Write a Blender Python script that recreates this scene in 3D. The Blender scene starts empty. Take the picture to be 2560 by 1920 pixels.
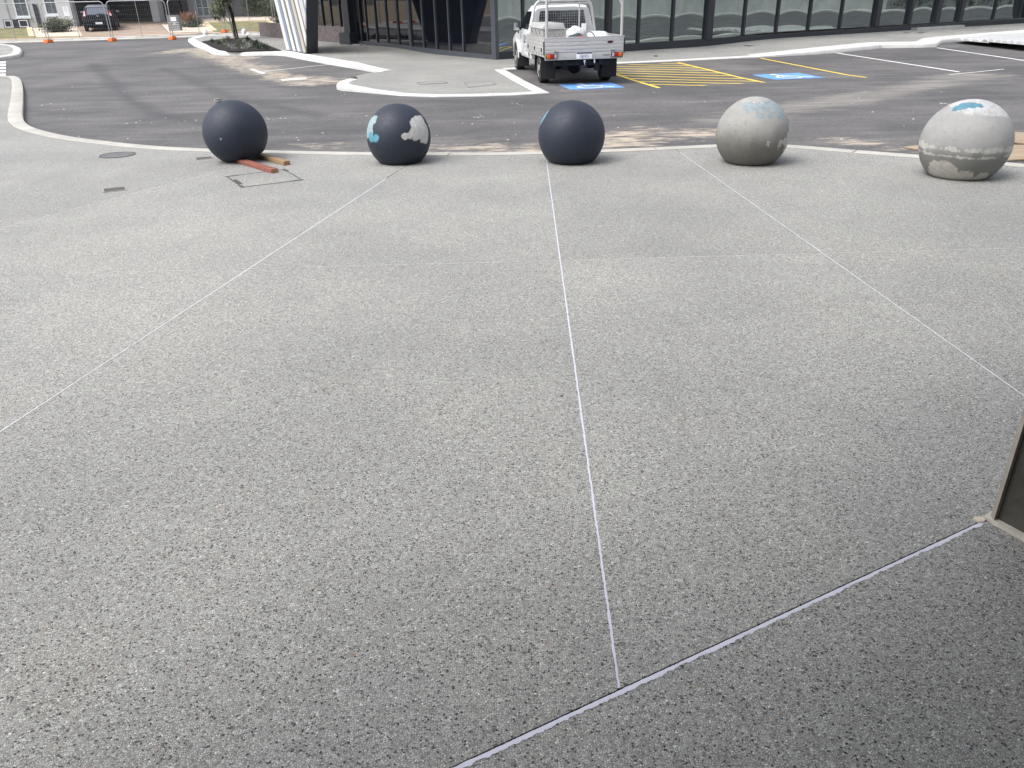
import bpy, bmesh, math, random
from mathutils import Vector, Matrix, noise as mnoise
random.seed(7)
scene = bpy.context.scene
COL = scene.collection
R_ = math.radians

# ------------------------------------------------------------------ camera
FOC, HEYE = 1935.0, 1.75                      # focal length in photo pixels (2560 wide), eye height over the plaza
PITCH, ROLL = R_(26.49), R_(1.44)
_sp, _cp, _sa, _ca = math.sin(PITCH), math.cos(PITCH), math.sin(ROLL), math.cos(ROLL)
_R0, _D0 = Vector((1, 0, 0)), Vector((0, -_sp, -_cp))
FWD = Vector((0, _cp, -_sp))
RGT = _ca * _R0 + _sa * _D0
DWN = -_sa * _R0 + _ca * _D0
cam = bpy.data.objects.new('camera', bpy.data.cameras.new('camera'))
COL.objects.link(cam)
cam.matrix_world = Matrix(((RGT.x, -DWN.x, -FWD.x, 0), (RGT.y, -DWN.y, -FWD.y, 0), (RGT.z, -DWN.z, -FWD.z, HEYE), (0, 0, 0, 1)))
cam.data.sensor_width = 36
cam.data.lens = 36 * FOC / 2560
cam.data.clip_start, cam.data.clip_end = 0.05, 3000
scene.camera = cam

# ------------------------------------------------------------------ sky, sun, exposure
SUN_EL, SUN_AZ = R_(58), R_(-118)              # azimuth measured from +Y towards +X
world = bpy.data.worlds.new('World')
scene.world = world
world.use_nodes = True
wn, wl = world.node_tree.nodes, world.node_tree.links
wn.clear()
sky = wn.new('ShaderNodeTexSky')
sky.sky_type = 'NISHITA'
sky.sun_disc = False
sky.sun_elevation, sky.sun_rotation = SUN_EL, SUN_AZ
sky.air_density, sky.dust_density, sky.ozone_density = 1.0, 4.0, 1.0
hs = wn.new('ShaderNodeHueSaturation')
hs.inputs['Saturation'].default_value = 0.35   # cloud-covered: nearly white light
bg = wn.new('ShaderNodeBackground')
bg.inputs['Strength'].default_value = 0.15
wo = wn.new('ShaderNodeOutputWorld')
wl.new(sky.outputs[0], hs.inputs['Color']); wl.new(hs.outputs[0], bg.inputs['Color']); wl.new(bg.outputs[0], wo.inputs['Surface'])
sun = bpy.data.objects.new('sun', bpy.data.lights.new('sun', 'SUN'))
COL.objects.link(sun)
sun.data.energy, sun.data.angle, sun.data.color = 0.9, R_(42), (1.0, 0.97, 0.93)
_sd = Vector((math.sin(SUN_AZ) * math.cos(SUN_EL), math.cos(SUN_AZ) * math.cos(SUN_EL), math.sin(SUN_EL)))
sun.rotation_euler = _sd.to_track_quat('Z', 'Y').to_euler()
sun.location = (-20, -10, 40)
scene.view_settings.view_transform = 'Standard'
scene.view_settings.look = 'None'
scene.view_settings.gamma = 1.0
scene.view_settings.use_curve_mapping = False
scene.view_settings.exposure = 1.04

# ------------------------------------------------------------------ levels of the ground, and points on it
def Rd(y):                                     # road level
    return -0.1 if y < 20 else -0.1 + (min(y, 45) - 20) * 0.014
def pave(y): return Rd(y) + 0.14               # raised apron
def rise(x):                                   # the apron is kerbed at both ends and level with the road by the accessible bays
    k = lambda a, b: (lambda t: t * t * (3 - 2 * t))(max(0.0, min(1.0, (x - a) / (b - a))))
    return 0.14 - 0.12 * k(-4.4, -2.2) + 0.12 * k(6.6, 10.4)
def pave_xy(x, y): return Rd(y) + rise(x)
def lip_low(x, y): return Rd(y) + rise(x) * .6
def lip_top(x, y): return Rd(y) + rise(x) * .92
def level(g, x, y): return pave_xy(x, y) if g is pave else (g(x, y) if g in (pave_xy, lip_low, lip_top) else g(y))
def plaza(y): return 0.0
def lot(y):                                    # house lots rise from the far kerb
    return 0.35 + 0.052 * (max(45.5, min(y, 62)) - 46)
def ray(px, py):
    return FWD + RGT * ((px - 1280) / FOC) + DWN * ((py - 960) / FOC)
def at(px, py, g=plaza):                       # where the line of sight meets the ground g
    d = ray(px, py)
    t = 1.0
    while t < 140:
        if HEYE + t * d.z < level(g, t * d.x, t * d.y): break
        t += 0.25
    a, b = t - 0.25, t
    for _ in range(24):
        m = (a + b) / 2
        if HEYE + m * d.z < level(g, m * d.x, m * d.y): b = m
        else: a = m
    return Vector((b * d.x, b * d.y, level(g, b * d.x, b * d.y)))
def onY(px, py, Y):                            # where it meets the upright plane y = Y
    d = ray(px, py); t = Y / d.y
    return Vector((t * d.x, Y, HEYE + t * d.z))
def on_line(px, py, A, B):                     # share of the way from A to B (seen from above) at pixel column px
    d = ray(px, py)
    ex, ey = B[0] - A[0], B[1] - A[1]
    return (A[1] * d.x - A[0] * d.y) / (ex * d.y - ey * d.x)

# ------------------------------------------------------------------ node helpers
MATS = {}
def nt(name):
    m = bpy.data.materials.new(name); m.use_nodes = True
    t = m.node_tree; t.nodes.clear()
    out = t.nodes.new('ShaderNodeOutputMaterial'); b = t.nodes.new('ShaderNodeBsdfPrincipled')
    t.links.new(b.outputs[0], out.inputs[0])
    return m, t, b
def N(t, typ, **kw):
    n = t.nodes.new(typ)
    for k, v in kw.items(): setattr(n, k, v)
    return n
def lk(t, a, b): t.links.new(a, b)
def setin(t, sock, v):
    if hasattr(v, 'is_linked') or hasattr(v, 'links'): t.links.new(v, sock)
    else: sock.default_value = v
def math_(t, op, a, b=0.0, clamp=False):
    n = N(t, 'ShaderNodeMath', operation=op, use_clamp=clamp)
    setin(t, n.inputs[0], a); setin(t, n.inputs[1], b)
    return n.outputs[0]
def rng(t, v, a, b, c=0.0, d=1.0, smooth=True):
    n = N(t, 'ShaderNodeMapRange', interpolation_type='SMOOTHSTEP' if smooth else 'LINEAR')
    setin(t, n.inputs[0], v)
    for i, x in enumerate((a, b, c, d)): n.inputs[i + 1].default_value = x
    return n.outputs[0]
def mixc(t, f, a, b, blend='MIX'):
    n = N(t, 'ShaderNodeMix', data_type='RGBA', blend_type=blend)
    setin(t, n.inputs[0], f)
    for s, v in ((n.inputs[6], a), (n.inputs[7], b)):
        if isinstance(v, tuple): s.default_value = v if len(v) == 4 else (*v, 1)
        else: t.links.new(v, s)
    return n.outputs[2]
def noi(t, vec, scale, detail=4, rough=0.55, dist=0.0):
    n = N(t, 'ShaderNodeTexNoise')
    n.inputs['Scale'].default_value = scale; n.inputs['Detail'].default_value = detail
    n.inputs['Roughness'].default_value = rough; n.inputs['Distortion'].default_value = dist
    if vec is not None: t.links.new(vec, n.inputs['Vector'])
    return n.outputs['Fac']
def obj_vec(t):
    return N(t, 'ShaderNodeTexCoord').outputs['Object']
def bump(t, b, h, strength, dist):
    n = N(t, 'ShaderNodeBump'); n.inputs['Strength'].default_value = strength; n.inputs['Distance'].default_value = dist
    t.links.new(h, n.inputs['Height']); t.links.new(n.outputs[0], b.inputs['Normal'])
def scaled(t, vec, s):
    n = N(t, 'ShaderNodeMapping'); t.links.new(vec, n.inputs['Vector']); n.inputs['Scale'].default_value = s
    return n.outputs[0]
def M(name, col, rough=0.6, metal=0.0, var=0.15, scale=6.0, bmp=0.0, bscale=60.0, bdist=0.004, rand=0.0, coat=0.0, ior=1.45, tint=None, stretch=None):
    if name in MATS: return MATS[name]
    m, t, b = nt(name)
    v = obj_vec(t)
    if stretch: v = scaled(t, v, stretch)
    n1 = noi(t, v, scale, 5)
    n2 = noi(t, v, scale * 7, 3)
    f = math_(t, 'ADD', math_(t, 'MULTIPLY', n1, 0.65), math_(t, 'MULTIPLY', n2, 0.35))
    lo = tuple(c * (1 - var) for c in col); hi = tuple(c * (1 + var) for c in (tint or col))
    c = mixc(t, rng(t, f, 0.3, 0.7), lo, hi)
    if rand:
        oi = N(t, 'ShaderNodeObjectInfo')
        val = rng(t, oi.outputs['Random'], 0, 1, 1 - rand, 1 + rand, False)
        hv = N(t, 'ShaderNodeHueSaturation'); t.links.new(c, hv.inputs['Color']); t.links.new(val, hv.inputs['Value'])
        c = hv.outputs[0]
    t.links.new(c, b.inputs['Base Color'])
    r = rng(t, n2, 0.3, 0.7, max(0.02, rough - 0.08), min(1, rough + 0.08))
    t.links.new(r, b.inputs['Roughness'])
    b.inputs['Metallic'].default_value = metal
    b.inputs['IOR'].default_value = ior
    b.inputs['Coat Weight'].default_value = coat
    b.inputs['Coat Roughness'].default_value = 0.06
    if bmp:
        bump(t, b, noi(t, v, bscale, 4), bmp, bdist)
    MATS[name] = m
    return m

# ------------------------------------------------------------------ object helpers
def thing(name, label, cat, loc=(0, 0, 0), rz=0.0, group=None, rot=None):
    o = bpy.data.objects.new(name, None); COL.objects.link(o)
    o.empty_display_size = 0.2
    o.location = loc; o.rotation_euler = rot if rot else (0, 0, rz)
    tag(o, label, cat, group)
    return o
def tag(o, label, cat, group=None):
    o['label'] = label; o['category'] = cat
    if group: o['group'] = group
    return o
def structure(o):
    o['kind'] = 'structure'; return o
def copy_tree(o, parent=None):
    c = o.copy(); COL.objects.link(c); c.parent = parent
    for ch in list(o.children): copy_tree(ch, c)
    return c

class MB:
    def __init__(s): s.v = []; s.f = []
    def add(s, vs, fs):
        k = len(s.v); s.v += [tuple(x) for x in vs]; s.f += [tuple(i + k for i in f) for f in fs]; return s
    def box(s, c, size, rz=0.0, taper=1.0):
        cx, cy, cz = c; hx, hy, hz = size[0] / 2, size[1] / 2, size[2] / 2
        cr, sr = math.cos(rz), math.sin(rz); vs = []
        for z, k in ((-hz, 1.0), (hz, taper)):
            for x, y in ((-hx, -hy), (hx, -hy), (hx, hy), (-hx, hy)):
                x *= k; y *= k
                vs.append((cx + x * cr - y * sr, cy + x * sr + y * cr, cz + z))
        return s.add(vs, [(3, 2, 1, 0), (4, 5, 6, 7), (0, 1, 5, 4), (1, 2, 6, 5), (2, 3, 7, 6), (3, 0, 4, 7)])
    def span(s, a, b):
        return s.box([(a[i] + b[i]) / 2 for i in range(3)], [abs(b[i] - a[i]) for i in range(3)])
    def hexa(s, p):                            # eight corners: bottom four then top four
        return s.add(p, [(3, 2, 1, 0), (4, 5, 6, 7), (0, 1, 5, 4), (1, 2, 6, 5), (2, 3, 7, 6), (3, 0, 4, 7)])
    def bar(s, a, b, w, h, up=(0, 0, 1)):
        a, b = Vector(a), Vector(b); d = (b - a).normalized(); u = Vector(up)
        if abs(d.dot(u)) > 0.95: u = Vector((0, 1, 0))
        x = d.cross(u).normalized(); y = x.cross(d).normalized()
        x *= w / 2; y *= h / 2
        return s.hexa([a - x - y, a + x - y, b + x - y, b - x - y, a - x + y, a + x + y, b + x + y, b - x + y])
    def tube(s, pts, r, n=8, closed=False, radii=None):
        pts = [Vector(p) for p in pts]; k = len(pts); rings = []
        prev = None
        for i, p in enumerate(pts):
            if closed: d = pts[(i + 1) % k] - pts[i - 1]
            else: d = pts[min(i + 1, k - 1)] - pts[max(i - 1, 0)]
            d = d.normalized() if d.length > 1e-9 else Vector((0, 0, 1))
            if prev is None:
                x = d.orthogonal().normalized()
            else:
                x = (prev - d * prev.dot(d)); x = x.normalized() if x.length > 1e-6 else d.orthogonal().normalized()
            prev = x; y = d.cross(x)
            rr = radii[i] if radii else r
            rings.append([p + (x * math.cos(2 * math.pi * j / n) + y * math.sin(2 * math.pi * j / n)) * rr for j in range(n)])
        return s.loft(rings, not closed, closed)
    def loft(s, rings, caps=True, loop=False):
        n = len(rings[0]); k = len(s.v); fs = []
        for rg in rings: s.v += [tuple(p) for p in rg]
        m = len(rings)
        for i in range(m if loop else m - 1):
            a, b = k + i * n, k + ((i + 1) % m) * n
            for j in range(n):
                fs.append((a + j, a + (j + 1) % n, b + (j + 1) % n, b + j))
        if caps:
            fs.append(tuple(k + j for j in reversed(range(n)))); fs.append(tuple(k + (m - 1) * n + j for j in range(n)))
        s.f += fs
        return s
    def lathe(s, prof, n=24, axis='z', c=(0, 0, 0)):
        rings = []
        for r, h in prof:
            ring = []
            for j in range(n):
                a = 2 * math.pi * j / n
                if axis == 'z': p = (c[0] + r * math.cos(a), c[1] + r * math.sin(a), c[2] + h)
                elif axis == 'x': p = (c[0] + h, c[1] + r * math.cos(a), c[2] + r * math.sin(a))
                else: p = (c[0] + r * math.sin(a), c[1] + h, c[2] + r * math.cos(a))
                ring.append(p)
            rings.append(ring)
        return s.loft(rings)
    def prism(s, poly, z0, z1):
        n = len(poly)
        g0 = z0 if callable(z0) else (lambda x, y: z0); g1 = z1 if callable(z1) else (lambda x, y: z1)
        area = sum(poly[i][0] * poly[(i + 1) % n][1] - poly[(i + 1) % n][0] * poly[i][1] for i in range(n))
        if area < 0: poly = list(reversed(poly))
        vs = [(p[0], p[1], g0(p[0], p[1])) for p in poly] + [(p[0], p[1], g1(p[0], p[1])) for p in poly]
        fs = [tuple(reversed(range(n))), tuple(range(n, 2 * n))] + [(i, (i + 1) % n, n + (i + 1) % n, n + i) for i in range(n)]
        return s.add(vs, fs)
    def quad(s, a, b, c, d): return s.add([a, b, c, d], [(0, 1, 2, 3)])
    def build(s, name, mat, parent=None, smooth=None, bevel=0.0, world=False, origin=None):
        me = bpy.data.meshes.new(name)
        off = Vector((0, 0, 0))
        if world and parent is not None:
            q = parent
            while q is not None: off += Vector(q.location); q = q.parent
        elif origin is not None: off = Vector(origin)
        me.from_pydata([tuple(Vector(p) - off) for p in s.v], [], s.f)
        if bevel or True:
            bm = bmesh.new(); bm.from_mesh(me)
            bmesh.ops.recalc_face_normals(bm, faces=bm.faces)
            if bevel:
                es = [e for e in bm.edges if len(e.link_faces) == 2 and e.calc_face_angle(0) > 0.5]
                bmesh.ops.bevel(bm, geom=es, offset=bevel, segments=2, profile=0.6, affect='EDGES', clamp_overlap=True)
            bm.to_mesh(me); bm.free()
        if smooth is None and bevel: smooth = 35
        if smooth:
            for p in me.polygons: p.use_smooth = True
            me.set_sharp_from_angle(angle=R_(smooth))
        me.materials.append(mat)
        o = bpy.data.objects.new(name, me); COL.objects.link(o)
        if parent is not None: o.parent = parent
        elif origin is not None: o.location = origin
        return o

def sheet(poly, zf, thick=0.0, step=None, cuts=None, xcuts=(), dz=0.0):    # a flat outline laid over the ground function zf(y)
    bm = bmesh.new()
    bm.faces.new([bm.verts.new((p[0], p[1], 0)) for p in poly])
    ys = [p[1] for p in poly]; xs = [p[0] for p in poly]
    for y in (cuts if cuts is not None else [20, 30, 45, 45.5, 46, 62]):
        if min(ys) < y < max(ys):
            bmesh.ops.bisect_plane(bm, geom=bm.verts[:] + bm.edges[:] + bm.faces[:], plane_co=(0, y, 0), plane_no=(0, 1, 0))
    for x in xcuts:
        bmesh.ops.bisect_plane(bm, geom=bm.verts[:] + bm.edges[:] + bm.faces[:], plane_co=(x, 0, 0), plane_no=(1, 0, 0))
    bmesh.ops.triangulate(bm, faces=bm.faces[:])
    for v in bm.verts: v.co.z = level(zf, v.co.x, v.co.y) + dz
    bm.normal_update()
    for f in bm.faces:
        if f.normal.z < 0: f.normal_flip()
    mb = MB(); bm.verts.index_update()
    mb.add([v.co[:] for v in bm.verts], [[v.index for v in f.verts] for f in bm.faces])
    if thick:
        be = [e for e in bm.edges if len(e.link_faces) == 1]
        for e in be:
            a, b = e.verts[0].co, e.verts[1].co
            mb.quad(a[:], b[:], (b.x, b.y, b.z - thick), (a.x, a.y, a.z - thick))
    bm.free()
    return mb
def resample(pts, step):
    out = [Vector(pts[0])]
    for a, b in zip(pts[:-1], pts[1:]):
        a, b = Vector(a), Vector(b); n = max(1, int((b - a).length / step + 0.5))
        for i in range(1, n + 1): out.append(a.lerp(b, i / n))
    return out
def smooth_line(pts, it=2):
    pts = [Vector(p) for p in pts]
    for _ in range(it):
        q = [pts[0]]
        for a, b in zip(pts[:-1], pts[1:]): q += [a.lerp(b, 0.25), a.lerp(b, 0.75)]
        q.append(pts[-1]); pts = q
    return pts
def offset_line(pts, d):                       # parallel line to the left of the way of travel
    out = []
    for i, p in enumerate(pts):
        a = pts[max(0, i - 1)]; b = pts[min(len(pts) - 1, i + 1)]
        d1 = (Vector(p[:2]) - Vector(a[:2])); d2 = (Vector(b[:2]) - Vector(p[:2]))
        if d1.length < 1e-6: d1 = d2
        if d2.length < 1e-6: d2 = d1
        n1 = Vector((-d1.y, d1.x)).normalized(); n2 = Vector((-d2.y, d2.x)).normalized()
        m = (n1 + n2); m = m.normalized() if m.length > 0.2 else n1
        k = min(2.2, 1 / max(0.3, m.dot(n1)))
        out.append(Vector((p[0] + m.x * d * k, p[1] + m.y * d * k)))
    return out
def clip(poly, p, n, off=0.0):                 # keep the side n points to
    out = []; k = len(poly)
    for i in range(k):
        a, b = Vector(poly[i][:2]), Vector(poly[(i + 1) % k][:2])
        da, db = (a - p).dot(n) - off, (b - p).dot(n) - off
        if da >= 0: out.append(a)
        if (da >= 0) != (db >= 0): out.append(a.lerp(b, da / (da - db)))
    return out
def text_mb(s, size, depth=0.002):
    cu = bpy.data.curves.new('lettering', 'FONT'); cu.body = s; cu.size = size; cu.extrude = depth / 2
    cu.align_x = 'CENTER'; cu.align_y = 'CENTER'; cu.resolution_u = 3
    o = bpy.data.objects.new('lettering', cu); COL.objects.link(o)
    bpy.context.view_layer.update()
    me = o.evaluated_get(bpy.context.evaluated_depsgraph_get()).to_mesh()
    vs = [v.co[:] for v in me.vertices]; fs = [tuple(p.vertices) for p in me.polygons]
    bpy.data.objects.remove(o); bpy.data.curves.remove(cu)
    return vs, fs

# ------------------------------------------------------------------ ground materials
def aggregate_mat():
    m, t, b = nt('exposed_aggregate')
    v0 = obj_vec(t)
    # slight wobble so that pebbles are not round cells
    nz = N(t, 'ShaderNodeTexNoise'); nz.inputs['Scale'].default_value = 120; lk(t, v0, nz.inputs['Vector'])
    vm = N(t, 'ShaderNodeVectorMath', operation='MULTIPLY_ADD')
    lk(t, nz.outputs['Color'], vm.inputs[0]); vm.inputs[1].default_value = (0.0085, 0.0085, 0); lk(t, v0, vm.inputs[2])
    v = vm.outputs[0]
    def vor(scale, feature):
        n = N(t, 'ShaderNodeTexVoronoi', voronoi_dimensions='2D', feature=feature)
        n.inputs['Scale'].default_value = scale; n.inputs['Randomness'].default_value = 1.0
        lk(t, v, n.inputs['Vector']); return n
    S1 = 146
    a, e = vor(S1, 'F1'), vor(S1, 'DISTANCE_TO_EDGE')
    sep = N(t, 'ShaderNodeSeparateColor'); lk(t, a.outputs['Color'], sep.inputs[0])
    cr = N(t, 'ShaderNodeValToRGB'); cr.color_ramp.interpolation = 'CONSTANT'
    stops = [(0, (.035, .036, .04)), (.085, (.17, .17, .165)), (.14, (.31, .31, .30)), (.34, (.405, .405, .392)), (.62, (.47, .469, .455)),
             (.88, (.57, .567, .55)), (.972, (.70, .69, .67)), (.9945, (.42, .25, .14))]
    el = cr.color_ramp.elements
    el[0].position, el[0].color = stops[0][0], (*stops[0][1], 1)
    el[1].position, el[1].color = stops[1][0], (*stops[1][1], 1)
    for p, c in stops[2:]:
        x = el.new(p); x.color = (*c, 1)
    lk(t, sep.outputs[0], cr.inputs[0])
    # cement paste between the pebbles, sometimes burying them
    paste = mixc(t, noi(t, v0, 260, 2), (.045, .044, .040), (.26, .257, .243))
    bury = noi(t, v0, 38, 3)
    edge = math_(t, 'ADD', e.outputs['Distance'], rng(t, bury, .3, .75, .04, -.12))
    stone = rng(t, edge, 0.05, 0.13)
    # finer chips fill between the larger pebbles; pebble size differs from stone to stone
    a2, e2 = vor(290, 'F1'), vor(290, 'DISTANCE_TO_EDGE')
    s2 = N(t, 'ShaderNodeSeparateColor'); lk(t, a2.outputs['Color'], s2.inputs[0])
    fine = mixc(t, rng(t, e2.outputs['Distance'], .03, .17), paste, mixc(t, s2.outputs[0], (.15, .149, .142), (.42, .418, .40)))
    big_ = math_(t, 'SUBTRACT', math_(t, 'ADD', math_(t, 'MULTIPLY', sep.outputs[1], .42), .26), a.outputs['Distance'])
    c = mixc(t, rng(t, big_, -.02, .04), fine, mixc(t, stone, paste, cr.outputs[0]))
    pit = math_(t, 'MULTIPLY', rng(t, noi(t, v0, 62, 2, .5), .64, .72), rng(t, noi(t, v0, 3.0, 4), .42, .62, .15, .85))
    c = mixc(t, pit, c, (.055, .052, .046))
    # broad tone: trowel patches, faint brown bloom
    big = noi(t, v0, 0.55, 5, .6)
    c = mixc(t, 1.0, c, mixc(t, rng(t, big, .3, .7), (.89, .895, .90), (1.1, 1.1, 1.07)), 'MULTIPLY')
    st = noi(t, scaled(t, v0, (1, .6, 1)), 1.7, 6, .65)
    c = mixc(t, rng(t, st, .55, .75, 0, .22), c, mixc(t, 1.0, c, (.86, .80, .68), 'MULTIPLY'))
    oi = N(t, 'ShaderNodeObjectInfo'); hv = N(t, 'ShaderNodeHueSaturation'); lk(t, c, hv.inputs['Color']); lk(t, rng(t, oi.outputs['Random'], 0, 1, .955, 1.045, False), hv.inputs['Value']); c = hv.outputs[0]
    lk(t, c, b.inputs['Base Color'])
    b.inputs['Roughness'].default_value = 0.72
    b.inputs['IOR'].default_value = 1.4
    h = math_(t, 'MULTIPLY', rng(t, e.outputs['Distance'], 0.0, .3), math_(t, 'ADD', sep.outputs[1], .35))
    bump(t, b, h, 0.45, 0.004)
    return m
AGG = aggregate_mat()

def asphalt_mat():
    m, t, b = nt('asphalt')
    v = obj_vec(t)
    at_ = N(t, 'ShaderNodeVertexColor', layer_name='dirt')
    sp = N(t, 'ShaderNodeSeparateColor'); lk(t, at_.outputs['Color'], sp.inputs[0])
    fine = noi(t, v, 130, 3, .7)
    big = noi(t, v, 0.35, 6, .62)
    streak = noi(t, scaled(t, v, (.35, 1.5, 1)), 1.2, 6, .65)
    c = mixc(t, rng(t, fine, .3, .72), (.052, .0515, .055), (.106, .104, .108))
    c = mixc(t, rng(t, big, .34, .7, 0, .55), c, (.165, .158, .155))
    c = mixc(t, rng(t, streak, .46, .74, 0, .55), c, (.19, .18, .17))
    grain = noi(t, v, 24, 3, .65)
    c = mixc(t, 1.0, c, mixc(t, rng(t, grain, .3, .7), (.80, .80, .80), (1.2, 1.2, 1.2)), 'MULTIPLY')
    # tyre marks, pale dust, sand: places given by the 'dirt' layer, edges by noise
    c = mixc(t, math_(t, 'MULTIPLY', sp.outputs[1], rng(t, noi(t, v, 3, 4), .3, .6, .45, .95)), c, (.058, .056, .062))
    nd = noi(t, scaled(t, v, (.5, 1.6, 1)), 2.0, 7, .7)
    dust = rng(t, math_(t, 'ADD', sp.outputs[2], nd), .78, 1.25)
    c = mixc(t, math_(t, 'MULTIPLY', dust, .75), c, mixc(t, fine, (.24, .225, .205), (.34, .32, .29)))
    ns = noi(t, scaled(t, v, (.8, 2.2, 1)), 3.0, 8, .72)
    sand = rng(t, math_(t, 'ADD', sp.outputs[0], math_(t, 'MULTIPLY', math_(t, 'SUBTRACT', ns, .5), 2.6)), .52, 1.12)
    c = mixc(t, sand, c, mixc(t, fine, (.35, .30, .235), (.52, .455, .37)))
    lk(t, c, b.inputs['Base Color'])
    b.inputs['Roughness'].default_value = 0.82
    b.inputs['IOR'].default_value = 1.4
    bump(t, b, fine, 0.5, 0.006)
    return m
ASPH = asphalt_mat()
KERB = M('kerb_concrete', (.56, .556, .54), .75, var=.10, scale=3, bmp=.25, bscale=90, rand=.05)
KERB_WARM = M('kerb_concrete_old', (.42, .405, .37), .8, var=.14, scale=2.2, bmp=.3, bscale=90, rand=.06)
SEAL = M('joint_sealant', (.60, .60, .69), .5, var=.06, scale=20)
SEAL_THIN = M('thin_sealant', (.60, .60, .64), .5, var=.1, scale=12)
SAWCUT = M('saw_cut_dust', (.55, .55, .54), .8, var=.15, scale=9)
GAPM = M('joint_gap', (.035, .035, .04), .9)
WHITE_PAINT = M('road_paint_white', (.74, .74, .72), .7, var=.14, scale=5, bmp=.2, bscale=120)
YELLOW_PAINT = M('road_paint_yellow', (.72, .535, .09), .7, var=.16, scale=5, bmp=.2, bscale=120)
BLUE_PAINT = M('road_paint_blue', (.13, .30, .66), .7, var=.14, scale=4, bmp=.2, bscale=120)
SOIL = M('garden_soil', (.012, .010, .009), .95, var=.5, scale=4, bmp=.9, bscale=30, bdist=.03)
GRASS = M('lawn', (.155, .165, .075), .9, var=.35, scale=1.6, bmp=.8, bscale=80, bdist=.02, tint=(.21, .19, .10))
GRAVEL = M('pale_gravel', (.58, .50, .42), .9, var=.35, scale=22, bmp=.9, bscale=55, bdist=.02)
VERGE = M('dry_verge', (.27, .21, .13), .95, var=.3, scale=2, bmp=.5, bscale=60, bdist=.01)
FOOTPATH = M('footpath', (.50, .39, .29), .85, var=.12, scale=2, bmp=.2)
LIMESTONE = M('limestone_edge', (.58, .49, .33), .85, var=.12, scale=5, bmp=.3, rand=.06)
DARKPAVE = M('dark_paving_band', (.25, .20, .18), .85, var=.2, scale=8)
def paver_mat():
    m, t, b = nt('brick_paving')
    v = obj_vec(t)
    br = N(t, 'ShaderNodeTexBrick'); lk(t, v, br.inputs['Vector']); br.inputs['Scale'].default_value = 1
    br.inputs['Brick Width'].default_value = .23; br.inputs['Row Height'].default_value = .115; br.inputs['Mortar Size'].default_value = .006
    br.inputs['Color1'].default_value = (.40, .32, .25, 1); br.inputs['Color2'].default_value = (.33, .25, .20, 1); br.inputs['Mortar'].default_value = (.22, .18, .15, 1)
    lk(t, mixc(t, rng(t, noi(t, v, 1.2, 5), .3, .7), br.outputs[0], mixc(t, 1.0, br.outputs[0], (.8, .78, .76), 'MULTIPLY')), b.inputs['Base Color'])
    b.inputs['Roughness'].default_value = .85
    return m
PAVER = paver_mat()

# ------------------------------------------------------------------ road (asphalt sheet out to the horizon)
def seg_d(p, a, b):
    ax, ay, bx, by = a[0], a[1], b[0], b[1]; dx, dy = bx - ax, by - ay; L = dx * dx + dy * dy
    t = 0 if L == 0 else max(0, min(1, ((p[0] - ax) * dx + (p[1] - ay) * dy) / L))
    return math.hypot(p[0] - ax - t * dx, p[1] - ay - t * dy)
def px_line(pts, g=Rd): return [at(x, y, g) for x, y in pts]
SAND = [(px_line([(1000, 371), (1290, 373), (1500, 367)]), .42, .75), (px_line([(1520, 352), (1570, 335)]), .40, .85), (px_line([(1590, 348), (1700, 338), (1790, 330)]), .38, .80),
        (px_line([(1500, 358), (1620, 360)]), .35, .8), (px_line([(740, 364), (856, 362)]), .3, .55), (px_line([(1600, 318), (1640, 326)]), .3, .6),
        (px_line([(2090, 352), (2160, 359), (2280, 372)]), .30, .7), (px_line([(1640, 358), (1960, 350)]), .25, .35),
        (px_line([(430, 131), (486, 122), (535, 140), (600, 146)]), .75, .85), (px_line([(565, 149), (620, 168), (690, 188), (775, 209)]), .55, .85),
        (px_line([(625, 167), (676, 166)]), .5, .8), (px_line([(760, 196), (836, 203)]), .6, .85), (px_line([(1389, 226), (1425, 228)]), .25, .55),
        (px_line([(640, 181), (740, 195)]), .4, .5), (px_line([(1320, 226), (1360, 231)]), .15, .3)]
TYRE = [(px_line([(232, 158), (262, 190), (330, 252), (372, 275), (408, 290), (498, 306), (560, 312)]), .12, .95), (px_line([(405, 170), (462, 192), (513, 216), (560, 237), (608, 251), (703, 270), (800, 290)]), .12, .8),
        (px_line([(1300, 262), (1500, 246), (1700, 236)]), .3, .3), (px_line([(900, 330), (1100, 318), (1400, 310)]), .5, .25)]
DUST = [(px_line([(1800, 298), (2040, 262), (2275, 221), (2400, 192), (2470, 186)]), .55, .55), (px_line([(2300, 205), (2440, 205), (2600, 215)]), .35, .4), (px_line([(1700, 320), (1960, 285)]), .5, .3),
        (px_line([(100, 128), (240, 124), (360, 126)]), .4, .25), (px_line([(120, 215), (330, 190)]), .4, .2), (px_line([(1900, 172), (1990, 172)]), .6, .3), (px_line([(1560, 175), (1800, 172)]), 1.3, .45),
        (px_line([(700, 165), (860, 185)]), .6, .3), (px_line([(2000, 320), (2300, 300)]), .8, .2)]
def frange(a, b, s):
    n = int(round((b - a) / s)); return [a + (b - a) * i / n for i in range(n + 1)]
xs = [-600, -200, -80, -40] + frange(-24, 24, .2) + [40, 80, 200, 600]
ys = [-600, -100, -20, 0] + frange(7, 47, .2) + [60, 150, 700]
mb = MB()
mb.v = [(x, y, Rd(y)) for y in ys for x in xs]
nx = len(xs)
mb.f = [(j * nx + i, j * nx + i + 1, (j + 1) * nx + i + 1, (j + 1) * nx + i) for j in range(len(ys) - 1) for i in range(nx - 1)]
road = structure(mb.build('road', ASPH))
ca = road.data.color_attributes.new('dirt', 'FLOAT_COLOR', 'POINT')
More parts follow.
